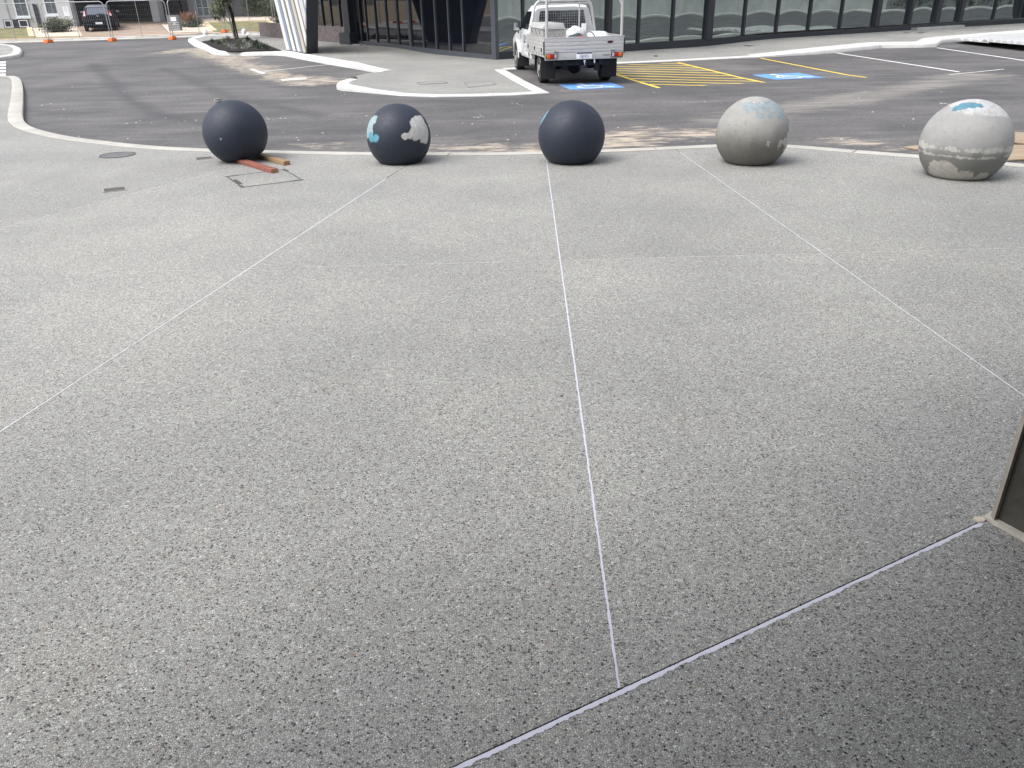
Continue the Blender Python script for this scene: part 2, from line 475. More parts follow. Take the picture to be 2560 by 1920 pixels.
def field(p, items):
    r = 0.0
    for pts, w, k in items:
        for a, b in zip(pts[:-1], pts[1:]):
            if abs(p[1] - a[1]) > 4 + abs(a[1] - b[1]): continue
            d = seg_d(p, a, b)
            if d < 2 * w: r = max(r, k * max(0.0, 1 - (d / (2 * w)) ** 2))
    return r
buf = []
for (x, y, z) in mb.v:
    if abs(x) <= 24 and 7 <= y <= 47: buf += [field((x, y), SAND), field((x, y), TYRE), field((x, y), DUST), 1.0]
    else: buf += [0, 0, 0, 1]
ca.data.foreach_set('color', buf)

# ------------------------------------------------------------------ kerbs
def kerb(owner, pts, prof, mat, seg=2.4, gap=.012, inward=1.0, smooth_it=0):
    pts = [Vector((p[0], p[1])) for p in pts]
    if smooth_it: pts = [Vector(p[:2]) for p in smooth_line(pts, smooth_it)]
    L = [0.0]
    for a, b in zip(pts[:-1], pts[1:]): L.append(L[-1] + (b - a).length)
    lines = [pts if abs(d) < 1e-6 else offset_line(pts, d * inward) for d, _, _ in prof]
    n = max(1, round(L[-1] / seg)); made = []
    for k in range(n):
        s0, s1 = L[-1] * k / n + gap / 2, L[-1] * (k + 1) / n - gap / 2
        ss = [s0] + [l for l in L if s0 + .03 < l < s1 - .03] + [s1]
        rings = []
        for s in ss:
            i = max(j for j in range(len(L) - 1) if L[j] <= s + 1e-9); f = (s - L[i]) / max(1e-9, L[i + 1] - L[i])
            ring = []
            for (d, zf, dz), ln in zip(prof, lines):
                q = Vector(ln[i][:2]).lerp(Vector(ln[i + 1][:2]), f)
                ring.append((q.x, q.y, level(zf, q.x, q.y) + dz))
            rings.append(ring)
        m_ = MB(); m_.loft(rings, True)
        made.append(m_.build('kerb_stone', mat, owner, smooth=40, world=True))
    return made
def group_structure(name, loc=(0, 0, 0)):
    o = bpy.data.objects.new(name, None); COL.objects.link(o); o.location = loc; o.empty_display_size = .3
    return structure(o)

# ------------------------------------------------------------------ plaza: slabs of exposed aggregate between sealed joints
PK = [(-16, 191), (27, 189.5), (46, 190), (56, 205), (58, 245), (54, 292), (66, 309), (90, 320), (131, 331), (181, 341.5), (271, 353), (392, 365), (500, 370.5), (682, 376), (920, 380), (1120, 381.5),
      (1280, 379.5), (1400, 376.5), (1508, 373), (1688, 365.5), (1786, 360.5), (1870, 359), (1965, 360), (2134, 374), (2291, 386), (2420, 396), (2560, 409)]
pk = [at(x, y) for x, y in PK]
pk = [Vector((-45, pk[0].y + 1.2, 0))] + pk
e_ = (pk[-1] - pk[-2]).normalized()
pk += [pk[-1] + e_ * 2.5, pk[-1] + e_ * 2.5 + Vector((14, -1, 0))]
pk_s = smooth_line(pk, 2)
plaza_kerb = group_structure('plaza_kerb', (0, 10.2, 0))
kerb(plaza_kerb, pk_s, [(0, Rd, -.03), (0, plaza, -.012), (.03, plaza, .004), (.24, plaza, .005), (.24, plaza, -.06)], KERB_WARM, seg=2.6, gap=.014, inward=-1.0)
inner = offset_line(pk_s, -.243)
outline = [(p[0], p[1]) for p in inner] + [(30, -9), (-45, -9)]
mb = MB(); mb.prism(outline, -.09, -.022)
plaza_ob = structure(mb.build('plaza', GAPM))
dD = Vector((1.9, .97)).normalized(); nD = Vector((-dD.y, dD.x)); D0 = at(1140, 1920); D1 = at(2470, 1300)
dD = (Vector(D1[:2]) - Vector(D0[:2])).normalized(); nD = Vector((-dD.y, dD.x)); D0 = Vector(D0[:2]); D1 = Vector(D1[:2])
def ln(a, b): a, b = Vector(a[:2]), Vector(b[:2]); d = (b - a).normalized(); return a, Vector((-d.y, d.x)), d
JA = ln(at(0, 1078), at(960, 450)); JB = ln(at(1546, 1712), at(1366, 400)); JC = ln(at(2560, 990), at(1690, 374)); JE = ln(at(231, 683), at(2560, 620)); JF = ln(at(0, 571), at(500, 440))
def sub(poly, j, sgn, g): return clip(poly, j[0], j[1] * sgn, g)
near = clip(outline, D0, -nD, .004)
far = clip(outline, D0, nD, .0092)
gB, gE = .0042, .0015
cells = [near]
left = sub(far, JA, 1, gB); mid1 = sub(sub(far, JA, -1, gB), JB, 1, gB); mid2 = sub(sub(far, JB, -1, gB), JC, 1, gB); right = sub(far, JC, -1, gB)
for c in (mid1, mid2, right): cells += [sub(c, JE, -1, gE), sub(c, JE, 1, gE)]
cells += [sub(sub(left, JF, -1, gE), JE, -1, gE), sub(sub(left, JF, -1, gE), JE, 1, gE), sub(left, JF, 1, gE)]
for c in cells:
    if len(c) < 3: continue
    mb = MB(); mb.prism([(p[0], p[1]) for p in c], -.02, 0.0)
    mb.build('paving_slab', AGG, plaza_ob)
def ribbon(a, b, w, z=.0016, jit=.25, step=.008, side=0.0):
    a, b = Vector(a[:2]), Vector(b[:2]); d = (b - a); n = max(2, int(d.length / step)); nn = Vector((-d.y, d.x)).normalized(); rings = MB()
    rnd = random.Random(int(a.x * 997 + b.y * 331))
    j1 = j2 = 0.0; vs = []
    for i in range(n + 1):
        p = a.lerp(b, i / n)
        j1 = j1 * .35 + rnd.uniform(-1, 1) * jit * w * (.2 if side else .5); j2 = j2 * .5 + rnd.uniform(-1, 1) * jit * w * (.7 if side else .5)
        wob = side
        l, r = p + nn * (w / 2 + j1 + wob), p - nn * (w / 2 + j2 - wob)
        vs += [(l.x, l.y, z), (r.x, r.y, z)]
    rings.add(vs, [(2 * i + 1, 2 * i + 3, 2 * i + 2, 2 * i) for i in range(n)])
    return rings
def jp(j, y): t = (y - j[0].y) / j[2].y; return j[0] + j[2] * t
def meet(j, k):                                # crossing of two lines
    den = j[2].x * k[2].y - j[2].y * k[2].x; w = k[0] - j[0]; t = (w.x * k[2].y - w.y * k[2].x) / den
    return j[0] + j[2] * t
DL = (D0, nD, dD)
JBe, JCe, JAe = meet(JB, DL), meet(JC, DL), meet(JA, DL)
for a, b, w, s, m_ in ((D0 - dD * 4, D1 - dD * .02, .0135, -.0030, SEAL), (JBe + JB[2] * .012, jp(JB, 9.55), .0080, 0, SEAL), (at(2560, 990), at(1700, 381), .0074, 0, SEAL_THIN), (at(-60, 1119), at(965, 447), .0080, 0, SEAL_THIN)):
    mb = ribbon(a, b, w, side=s, jit=.28 if w < .010 else .35, step=.008 if w < .010 else .005)
    mb.build('joint_sealant', m_, plaza_ob)
for a, b in ((at(150, 685), at(2560, 620)), (at(-30, 579), at(560, 424))):
    ribbon(a, b, .0058, jit=.6, step=.03).build('saw_cut', SAWCUT, plaza_ob)

# ------------------------------------------------------------------ raised apron round the glazed building, with kerbs
fr1 = [(471, 105), (486, 116), (513, 126), (532, 135.5), (551, 138.5), (608, 140), (684, 139), (712, 140.5), (750, 148), (800, 157.5), (957, 185)]
fr2 = [(868, 209.5), (852, 215), (843, 220), (842, 224), (855, 227), (921, 233), (997, 240), (1083, 243), (1180, 242), (1282, 239), (1374, 233.5)]
fr3 = [(1374, 233.5), (1262, 175)]
fr4 = [(1262, 175), (1541, 160), (1700, 153), (1897, 144.3), (2050, 135.5), (2096, 132), (2205, 120.5), (2301, 119.4), (2341, 117.5), (2357, 108), (2381, 105), (2560, 90)]
w1, w2, w3, w4 = (px_line(q) for q in (fr1, fr2, fr3, fr4))
gap_edge = px_line([(957, 186), (930, 192), (912, 196), (890, 203), (868, 209.5)])
w4 += [w4[-1] + (w4[-1] - w4[-2]).normalized() * 25]
back = [at(471, 104, Rd), at(501, 96, Rd), at(547, 95, Rd), at(617, 94, Rd), at(706, 93, Rd)]
apron = group_structure('apron', (0, 25, 0))
isl = [(-.0, Rd, -.03), (.0, lip_low, .0), (.035, lip_top, .0), (.09, pave, .004), (.30, pave, .006), (.30, pave, -.05)]
wide = isl[:-2] + [(.66, pave, .006), (.66, pave, -.05)]
for w, pr_ in ((w1, isl), (w2, isl), (w3, isl), (w4[:4], isl), (w4[3:], wide)):
    kerb(apron, w, pr_, KERB, seg=2.6, gap=.014, inward=1.0, smooth_it=0)
kerb(apron, [back[4], back[3], back[2], back[1], back[0]], [(0, Rd, -.03), (0, Rd, .09), (.04, pave, .004), (.45, pave, .006), (.45, pave, -.05)], KERB, seg=2.6)
ins = lambda pts, d: [Vector((p[0], p[1])) for p in offset_line(pts, d)]
i1, i2, i3, i4 = ins(w1, .298), ins(w2, .298), ins(w3, .298), ins(w4, .298)
c1 = i1[:-1] + [i1[-1]]
poly = c1 + [Vector(p[:2]) for p in gap_edge[1:-1]] + i2[:-1] + [i2[-1] + (i3[0] - i2[-1]) * .5] + i3[1:] + i4[1:]
poly += [Vector((70, 45)), Vector((40, 62)), Vector((-6, 52))] + [Vector(p[:2]) for p in reversed(ins(list(reversed(back)), .44))][0:0]
bk = offset_line([back[4], back[3], back[2], back[1], back[0]], .445)
poly += [Vector(p[:2]) for p in bk]
mb = sheet(poly, pave, cuts=[20, 25, 30, 35, 40, 45], xcuts=[-4.4, -4, -3.6, -3.3, -3, -2.6, -2.2, 6.6, 7.2, 7.8, 8.4, 9, 9.6, 10.4], dz=.001)
mb.build('pavement_slab', AGG, apron, world=True)
# flush edge strip where the kerb is dropped
kerb(apron, [gap_edge[i] for i in range(5)], [(-.02, Rd, -.02), (0, pave, -.03), (.04, pave, .002), (.04, pave, -.05)], KERB, seg=3.0)

# planted bed inside the apron's tip
soil = [(505, 105), (551, 99.5), (585, 97.5), (617, 96.5), (660, 111), (703, 128), (640, 129), (589, 130), (570, 129.5), (547, 126), (528, 118)]
sw = [at(x, y, pave) for x, y in soil]
bed = structure(sheet([(p[0], p[1]) for p in sw], lambda y: pave(y) + .035, thick=.03).build('garden_bed', SOIL, smooth=60))

# ------------------------------------------------------------------ traffic island and crossing at the left edge
il = px_line([(-200, 107), (0, 116), (38, 120.5), (53, 126.5), (57.5, 133), (53, 143), (38, 147), (0, 152), (-200, 178)])
island = group_structure('traffic_island', il[4])
kerb(island, list(reversed(il)), isl, KERB, seg=3.0, inward=1.0)
mb = sheet([(p[0], p[1]) for p in offset_line(list(reversed(il)), .296)], lambda y: pave(y) + .001, cuts=[20, 45])
mb.build('pavement_slab', AGG, island, world=True)
for y0, y1 in ((154, 158.6), (161, 165.2), (168, 172.6), (175.8, 180.8), (184.4, 189.5)):
    q = px_line([(-160, y0 + 2.5), (15, y0), (14, y1), (-160, y1 + 3)])
    sheet([(p[0], p[1]) for p in q], lambda y: Rd(y) + .004, cuts=[20]).build('crossing_stripe', WHITE_PAINT, road)

# ------------------------------------------------------------------ painted markings on the road
def stripe(name, a, b, w, mat, z=.004):
    a, b = Vector(a[:2]), Vector(b[:2]); n = Vector((-(b - a).y, (b - a).x)).normalized() * w / 2
    return sheet([a + n, a - n, b - n, b + n], lambda y: Rd(y) + z, cuts=[20]).build(name, mat, road)
Y1a, Y1b = at(1541, 186, Rd), at(1648, 220, Rd); Y1a = Y1b + (Y1a - Y1b) * 1.72
Y2a, Y2b = at(1695, 156.5, Rd), at(1910, 206.5, Rd); Y3a, Y3b = at(1900, 145.5, Rd), at(2120, 188, Rd)
stripe('bay_line', Y1a, Y1b, .10, YELLOW_PAINT); stripe('bay_line', Y2a, Y2b, .10, YELLOW_PAINT)
stripe('bay_line', Y3a, Y3b, .09, YELLOW_PAINT); stripe('bay_line', Y3b, at(2166, 194, Rd), .09, YELLOW_PAINT)
A_, B_ = Vector(Y1a[:2]), Vector(Y2a[:2]); u1 = (Vector(Y1b[:2]) - A_); u2 = (Vector(Y2b[:2]) - B_)
ha, hb = at(1566.5, 190, Rd), at(1851, 197, Rd); hd = (Vector(hb[:2]) - Vector(ha[:2])).normalized(); hn = Vector((-hd.y, hd.x))
bayL = [A_, Vector(Y1b[:2]), Vector(Y2b[:2]) + (Vector(Y1b[:2]) - Vector(Y2b[:2])) * .02, B_]
base = Vector(ha[:2])
for k in range(-6, 12):
    off = .02 + k * .575
    q = clip(clip(bayL, base + hn * (off - .055), hn), base + hn * (off + .055), -hn)
    if len(q) < 3: continue
    q = clip(q, A_ + u1.normalized().orthogonal() * 0, Vector((u1.y, -u1.x)).normalized() * (1 if Vector((u1.y, -u1.x)).dot(B_ - A_) > 0 else -1), .06)
    q = clip(q, B_, Vector((u2.y, -u2.x)).normalized() * (-1 if Vector((u2.y, -u2.x)).dot(B_ - A_) > 0 else 1), .06)
    if len(q) >= 3 and max((a - b).length for a in q for b in q) > .3:
        sheet(q, lambda y: Rd(y) + .004, cuts=[20]).build('hatch_stripe', YELLOW_PAINT, road)
for a, b, w in (((2090, 132.5), (2398, 180), .09), ((2341, 119.5), (2640, 163), .09), ((655, 179.5), (822, 161.5), .07), ((2372, 187), (2510, 173), .05)):
    stripe('bay_line', at(*a, Rd), at(*b, Rd), w, WHITE_PAINT)
for q in ([(624, 173.5), (632, 172.8), (666, 183.5), (655, 185)], [(702, 199), (728, 197), (768, 194.5), (764, 198), (706, 202)]):
    w = px_line(q); sheet([(p[0], p[1]) for p in w], lambda y: Rd(y) + .005).build('bay_line', WHITE_PAINT, road)
def access_symbol(cx, cy, rz, s=1.26):
    sq = MB(); cr, sr = math.cos(rz), math.sin(rz)
    T = lambda x, y, z: (cx + (x * cr - y * sr) * s, cy + (x * sr + y * cr) * s, Rd(cy + (x * sr + y * cr) * s) + z)
    n = 6
    for i in range(n):
        for j in range(n):
            sq.quad(T(-.5 + i / n, -.5 + j / n, .004), T(-.5 + (i + 1) / n, -.5 + j / n, .004), T(-.5 + (i + 1) / n, -.5 + (j + 1) / n, .004), T(-.5 + i / n, -.5 + (j + 1) / n, .004))
    o = sq.build('access_symbol', BLUE_PAINT, road)
    w = MB()
    def rib(pts, wd):
        pts = [Vector((p[0], p[1], 0)) for p in pts]
        l, r = offset_line(pts, wd / 2), offset_line(pts, -wd / 2)
        for i in range(len(pts) - 1): w.quad(T(l[i].x, l[i].y, .0075), T(r[i].x, r[i].y, .0075), T(r[i + 1].x, r[i + 1].y, .0075), T(l[i + 1].x, l[i + 1].y, .0075))
    rib([(-.10, .26), (-.07, -.02), (.17, -.03), (.29, -.30), (.38, -.27)], .065)
    rib([(-.06, .12), (.12, .12)], .05)
    rib([(-.15, .05), (-.25, -.07), (-.27, -.20), (-.19, -.33), (-.04, -.38), (.10, -.33), (.17, -.23)], .055)
    k = [(-.11 + .065 * math.cos(a * math.pi / 6), .37 + .065 * math.sin(a * math.pi / 6)) for a in range(12)]
    w.add([T(x, y, .0075) for x, y in k], [tuple(range(12))])
    w.build('wheelchair_figure', WHITE_PAINT, o)
access_symbol(1.98, 18.98, R_(8.5)); access_symbol(6.86, 20.05, R_(8.5))

# ------------------------------------------------------------------ glazed building
FRAME = M('frame_charcoal', (.022, .025, .033), .45, var=.1, scale=4)
FRAME_L = M('frame_slate', (.060, .067, .082), .42, var=.08, scale=4)
def glass_mat(name, col, ior, tint=None):
    m, t, b = nt(name)
    v = obj_vec(t)
    lk(t, mixc(t, noi(t, v, 1.5, 4), tuple(c * .8 for c in col), tuple(c * 1.3 for c in col)), b.inputs['Base Color'])
    lk(t, rng(t, noi(t, v, 2.5, 5), .4, .8, .004, .05), b.inputs['Roughness'])
    b.inputs['IOR'].default_value = ior
    if tint: b.inputs['Specular Tint'].default_value = tint
    return m
GLASS = glass_mat('tinted_glass', (.014, .020, .022), 3.7, (.88, 1.0, .97, 1))
GLASS_D = glass_mat('dark_tinted_glass', (.006, .007, .011), 1.85)
SOFFIT = M('soffit_dark', (.05, .052, .06), .7)
gC = at(1239, 149.3, pave); gL = at(794, 97, pave); gR = at(2393, 68, pave)
A2, L2, R2 = Vector(gC[:2]), Vector((-8.0, 36.7)), Vector(gR[:2])
dL, dR = (L2 - A2).normalized(), (R2 - A2).normalized()
nL, nR = Vector((dL.y, -dL.x)), Vector((dR.y, -dR.x))
if nL.y > 0: nL = -nL
if nR.y > 0: nR = -nR
gb = thing('glazed_building', 'dark glass fronted building with angled corner behind the white utility truck', 'building', gC)
ZT = 4.3
def P3(d, s, n, o, z): q = A2 + d * s + n * o; return Vector((q.x, q.y, z))
def fbox(mb, d, n, s0, s1, o0, o1, z0, z1):
    f0 = z0 if callable(z0) else (lambda s: z0)
    mb.hexa([P3(d, s0, n, o0, f0(s0)), P3(d, s1, n, o0, f0(s1)), P3(d, s1, n, o1, f0(s1)), P3(d, s0, n, o1, f0(s0)),
             P3(d, s0, n, o0, z1 if not callable(z1) else z1(s0)), P3(d, s1, n, o0, z1 if not callable(z1) else z1(s1)), P3(d, s1, n, o1, z1 if not callable(z1) else z1(s1)), P3(d, s0, n, o1, z1 if not callable(z1) else z1(s0))])
def gz(d): return lambda s: pave_xy((A2 + d * s).x, (A2 + d * s).y)
prnd = random.Random(3)
def pane(d, n, s0, s1, z0, mat, bulge, tilt=0.0):
    mb = MB(); nu, nv = (14, 16) if bulge else (1, 1)
    tx, tz = prnd.uniform(-1, 1) * tilt, prnd.uniform(-1, 1) * tilt
    bl = bulge * prnd.uniform(.75, 1.25)
    for j in range(nv + 1):
        for i in range(nu + 1):
            u, v = i / nu, j / nv
            o = -.05 + bl * (1 - (2 * u - 1) ** 2) * (1 - (2 * v - 1) ** 2) + tx * (u - .5) * (s1 - s0) + tz * (v - .5) * 4
            s = s0 + (s1 - s0) * u; zz = z0(s) + (ZT - z0(s)) * v
            mb.v.append(tuple(P3(d, s, n, o, zz)))
    for j in range(nv):
        for i in range(nu):
            k = j * (nu + 1) + i; mb.f.append((k, k + 1, k + nu + 2, k + nu + 1))
    return mb.build('glass_pane', mat, gb, smooth=180 if bulge else None, world=True)
# angled left front
sL = lambda px, py: on_line(px, py, A2, L2) * (L2 - A2).length
mull = [(1158, 132), (1123.7, 129), (1091, 126), (1059, 124), (1027, 121), (997, 118), (970, 115), (943, 113), (919.5, 111), (905, 109), (893, 107)]
ss = [sL(*p) for p in mull]
fbox(m := MB(), dL, nL, -.06, .16, -.10, .03, lambda s: gz(dL)(s) - .2, ZT); m.build('corner_post', FRAME_L, gb, world=True)
prev = .16
low = lambda s: gz(dL)(s) + .13
for k, s in enumerate(ss):
    thick = k == 4
    w = .13 if thick else .05
    if k < 9:
        fbox(m := MB(), dL, nL, s - w / 2, s + w / 2, -.09, .012 if thick else 0.0, low, ZT); m.build('mullion', FRAME_L, gb, world=True)
    else:
        fbox(m := MB(), dL, nL, s - .06, s + .06, -.09, .0, low, ZT); m.build('mullion', FRAME, gb, world=True)
    pane(dL, nL, prev, s - w / 2, low, GLASS_D, 0, .0035)
    prev = s + w / 2
sb = sL(884, 110); send = sL(794, 97) + .5
fbox(m := MB(), dL, nL, prev, sb - .25, -.08, -.02, low, ZT); m.build('door_leaf', FRAME, gb, world=True)
for s_ in (ss[9], ss[9] + .09):
    mb = MB(); mb.tube([P3(dL, s_ - .05, nL, .07, gz(dL)(s_) + .8), P3(dL, s_ - .05, nL, .07, gz(dL)(s_) + 1.9)], .017); mb.build('door_handle', FRAME, gb, world=True)
fbox(m := MB(), dL, nL, ss[8] + .1, sb - .2, .0, .3, lambda s: gz(dL)(s) + .001, lambda s: gz(dL)(s) + .03); m.build('door_threshold', M('threshold_alloy', (.5, .5, .5), .4, .6), gb, world=True)
fbox(m := MB(), dL, nL, sb - .24, sb + .24, -.2, .22, lambda s: gz(dL)(s) - .1, ZT); m.build('post', FRAME, gb, world=True)
fbox(m := MB(), dL, nL, sb - .42, sb + .5, -.1, .36, lambda s: gz(dL)(s) - .1, lambda s: gz(dL)(s) + .42); m.build('post_base', FRAME, gb, world=True)
PLINTH = M('plinth_brick', (.12, .10, .10), .6, var=.4, scale=6)
hi = lambda s: gz(dL)(s) + .62
fbox(m := MB(), dL, nL, sb + .5, send + 6, -.3, -.02, lambda s: gz(dL)(s) - .1, hi); m.build('plinth', PLINTH, gb, world=True)
prev = sb + .24
for px in (855, 833, 812, 790, 770, 745, 722):
    s = on_line(px, 95, A2, L2) * (L2 - A2).length
    fbox(m := MB(), dL, nL, s - .035, s + .035, -.09, 0, hi, ZT); m.build('mullion', FRAME, gb, world=True)
    pane(dL, nL, prev, s - .035, hi, GLASS_D, 0, .003); prev = s + .035
fbox(m := MB(), dL, nL, .16, sb - .24, -.11, .006, lambda s: gz(dL)(s) - .15, low); m.build('bottom_rail', FRAME_L, gb, world=True)
# right front
LR = (R2 - A2).length
mr = [(1310, 140, .07), (1372, 137, .07), (1440, 134, .07), (1520, 131, .14), (1595, 120, .08), (1679, 114, .08), (1768, 112, .26), (1857, 101, .08), (1939, 95, .08), (2019, 89, .08), (2098, 82, .07), (2185, 82, .22), (2268, 70, .13), (2337, 64, .24), (2394, 66, .2), (2481, 58, .07), (2545, 55, .07)]
lowR = lambda s: gz(dR)(s) + .22
prev = .05
for px, py, w in mr:
    s = on_line(px, py, A2, R2) * LR
    fbox(m := MB(), dR, nR, s - w / 2, s + w / 2, -.09, .02 if w < .12 else .09, lowR, ZT); m.build('mullion' if w < .12 else 'post', FRAME, gb, world=True)
    pane(dR, nR, prev, s - w / 2, lowR, GLASS, .0060); prev = s + w / 2
for k in range(8):
    s = prev + 1.3
    fbox(m := MB(), dR, nR, s - .04, s + .04, -.09, .02, lowR, ZT); m.build('mullion', FRAME, gb, world=True)
    pane(dR, nR, prev, s - .04, lowR, GLASS, .0060); prev = s + .04
sE = prev
fbox(m := MB(), dR, nR, -.02, sE, -.11, .025, lambda s: gz(dR)(s) - .15, lowR); m.build('bottom_rail', FRAME, gb, world=True)
s0, s1 = on_line(2275, 76, A2, R2) * LR, on_line(2393, 67, A2, R2) * LR
fbox(m := MB(), dR, nR, s0, s1, .03, .34, lambda s: gz(dR)(s) + .002, lambda s: gz(dR)(s) + .09); m.build('door_threshold', MATS['threshold_alloy'], gb, world=True)
# upper storey and the canopy it carries
SL_ = send + 6
up = [P3(dL, SL_, nL, -.1, 0), P3(dL, 0, nL, -.1, 0), P3(dR, sE, nR, -.1, 0), P3(dR, sE, nR, -14, 0), P3(dL, SL_, nL, -10, 0)]
mb = MB(); mb.prism([(p.x, p.y) for p in up], ZT, 7.6); mb.build('upper_storey', FRAME_L, gb, world=True)
k1 = A2 + nL * 1.9 + dL * -.6
cn = [P3(dL, SL_, nL, 2.0, 0), Vector((k1.x, k1.y, 0)), P3(dR, 3, nR, .9, 0), P3(dR, sE, nR, .9, 0), P3(dR, sE, nR, -.1, 0), P3(dL, 0, nL, -.1, 0), P3(dL, SL_, nL, -.1, 0)]
mb = MB(); mb.prism([(p.x, p.y) for p in cn], ZT + .01, ZT + .45); mb.build('canopy', SOFFIT, gb, world=True)

# ------------------------------------------------------------------ slanted clad columns
STR = {'white': M('cladding_white', (.64, .64, .635), .5, var=.06, scale=2, bmp=.1), 'blue': M('cladding_blue_grey', (.20, .25, .35), .5, var=.08, scale=2),
       'olive': M('cladding_olive', (.14, .142, .115), .55, var=.08, scale=2), 'cream': M('cladding_cream', (.47, .43, .37), .5, var=.06, scale=2), 'pale': M('cladding_pale', (.52, .505, .515), .5, var=.06, scale=2)}
def slant_column(base, d, n, W, lean, depth, label, order):
    t = thing('slanted_column', label, 'column', (base.x, base.y, base.z))
    H = ZT - base.z
    def pt(a, z, o): return Vector((d.x * a + n.x * o, d.y * a + n.y * o, z))
    # a runs 0..W along the foot; both edges lean outwards by lean per metre of height
    q = lambda z, o: [pt(-lean * z, z, o), pt(W + lean * z, z, o)]
    mb = MB(); a, b = q(-.1, -depth), q(-.1, -.02); c, e = q(H, -depth), q(H, -.02)
    mb.hexa([a[0], a[1], b[1], b[0], c[0], c[1], e[1], e[0]]); mb.build('core', FRAME, t)
    # battens run parallel to the far edge, cut off by the near edge
    pos = W + .02; i = 0; rnd = random.Random(5)
    while pos > -2 * lean * H:
        w, kind, proud = order[i % len(order)]; i += 1
        L, Rr = pos - w, pos
        tri = [(L, 0), (Rr, 0), (Rr + lean * H, H), (L + lean * H, H)]
        tri = clip([Vector(p) for p in tri], Vector((0, 0)), Vector((1, lean)).normalized())      # leaning edge at the near end
        tri = [p for p in tri]
        if len(tri) >= 3:
            mb = MB(); k = len(tri)
            vs = [pt(p.x, p.y, -.02) for p in tri] + [pt(p.x, p.y, proud) for p in tri]
            mb.add(vs, [tuple(reversed(range(k))), tuple(range(k, 2 * k))] + [(j, (j + 1) % k, k + (j + 1) % k, k + j) for j in range(k)])
            mb.build('cladding_strip', STR[kind], t)
        pos -= w + .004
    mb = MB(); mb.bar(pt(-.02, 0.02, .0), pt(W + .02, 0.02, .0), .09, .06); mb.build('foot_trim', FRAME_L, t)
    return t
f1 = at(718, 125.5, pave); f2 = at(765.5, 135, pave)
cd = (Vector(f1[:2]) - Vector(f2[:2])); cw = cd.length; cd.normalize(); cnn = Vector((cd.y, -cd.x)); cnn = cnn if cnn.x < 0 else -cnn
ORD = [(.40, 'white', .014), (.28, 'blue', 0), (.20, 'olive', 0), (.32, 'white', .014), (.29, 'olive', 0), (.30, 'white', .014), (.22, 'blue', .0), (.16, 'olive', 0), (.30, 'cream', .010), (.22, 'olive', 0), (.32, 'white', .014), (.16, 'olive', 0), (.40, 'pale', .014), (.2, 'blue', 0)]
slant_column(f2, cd, cnn, cw, .46, .42, 'slanted column with white blue and olive stripes and a dark edge, widening upwards', ORD)
q = A2 + dR * 28.2 + nR * 2.6
slant_column(Vector((q.x, q.y, pave_xy(q.x, q.y))), dR, nR, 2.4, .25, .42, 'slanted dark backed column mirrored in the far right glass panes', ORD)

# ------------------------------------------------------------------ building at the photographer's back: pillar, canopy, wall
CONC_D = M('pillar_concrete_shaded', (.060, .056, .048), .8, var=.38, scale=7, bmp=.6, bscale=70)  # pillar's deep shade is put into this dark base colour
CONC_W = M('wall_concrete', (.40, .40, .395), .8, var=.12, scale=2, bmp=.2)
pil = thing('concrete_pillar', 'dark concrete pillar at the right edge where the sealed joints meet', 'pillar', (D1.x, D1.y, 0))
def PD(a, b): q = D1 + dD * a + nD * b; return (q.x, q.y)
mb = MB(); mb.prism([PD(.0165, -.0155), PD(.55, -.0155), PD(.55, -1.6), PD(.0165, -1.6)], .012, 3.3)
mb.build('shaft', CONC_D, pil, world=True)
mb = MB(); mb.prism([PD(-.004, -.021), PD(.014, .002), PD(.55, .002), PD(.55, -.0154), PD(.0163, -.0156), PD(.0163, -.0205)], .0125, 3.3); mb.build('arris', M('arris_concrete_lit', (.30, .27, .23), .8, var=.2, scale=9), pil, world=True)  # same concrete, paler: light falling on the chamfer is put into its colour
mb = MB(); mb.prism([PD(-.012, .016), PD(.6, .016), PD(.6, -1.63), PD(-.016, -1.63)], .0005, .014)
mb.build('mortar_bed', M('mortar', (.50, .47, .41), .85, var=.15, scale=20, bmp=.3), pil, world=True)
mb = MB(); c0 = PD(-.03, .012); pts = []
for i in range(9): a = i / 9 * 6.283; pts.append((c0[0] + .02 * math.cos(a) * (1 + .25 * math.sin(3 * a)), c0[1] + .016 * math.sin(a)))
mb.prism(pts, .0006, .008); mb.build('sealant_dab', M('sealant_beige', (.60, .52, .42), .6, var=.1), pil, world=True)
def PO(a, b): q = D0 + dD * a + nD * b; return (q.x, q.y)
por = thing('entrance_building', 'entrance building with a deep canopy over the near edge of the plaza', 'building', (PO(0, -4)[0], PO(0, -4)[1], 0))
mb = MB(); mb.prism([PO(-10, .5), PO(4.5, .5), PO(4.5, -4.4), PO(-10, -4.4)], 3.31, 3.7); mb.build('canopy', M('soffit_pale', (.62, .62, .61), .7), por, world=True)
mb = MB(); mb.prism([PO(-14, -4.0), PO(7, -4.0), PO(7, -4.4), PO(-14, -4.4)], -.1, 3.305); mb.build('wall', CONC_W, por, world=True)
mb = MB(); mb.prism([PO(-14, -.1), PO(7, -.1), PO(7, -12), PO(-14, -12)], 3.705, 9.5); mb.build('upper_storey', CONC_W, por, world=True)

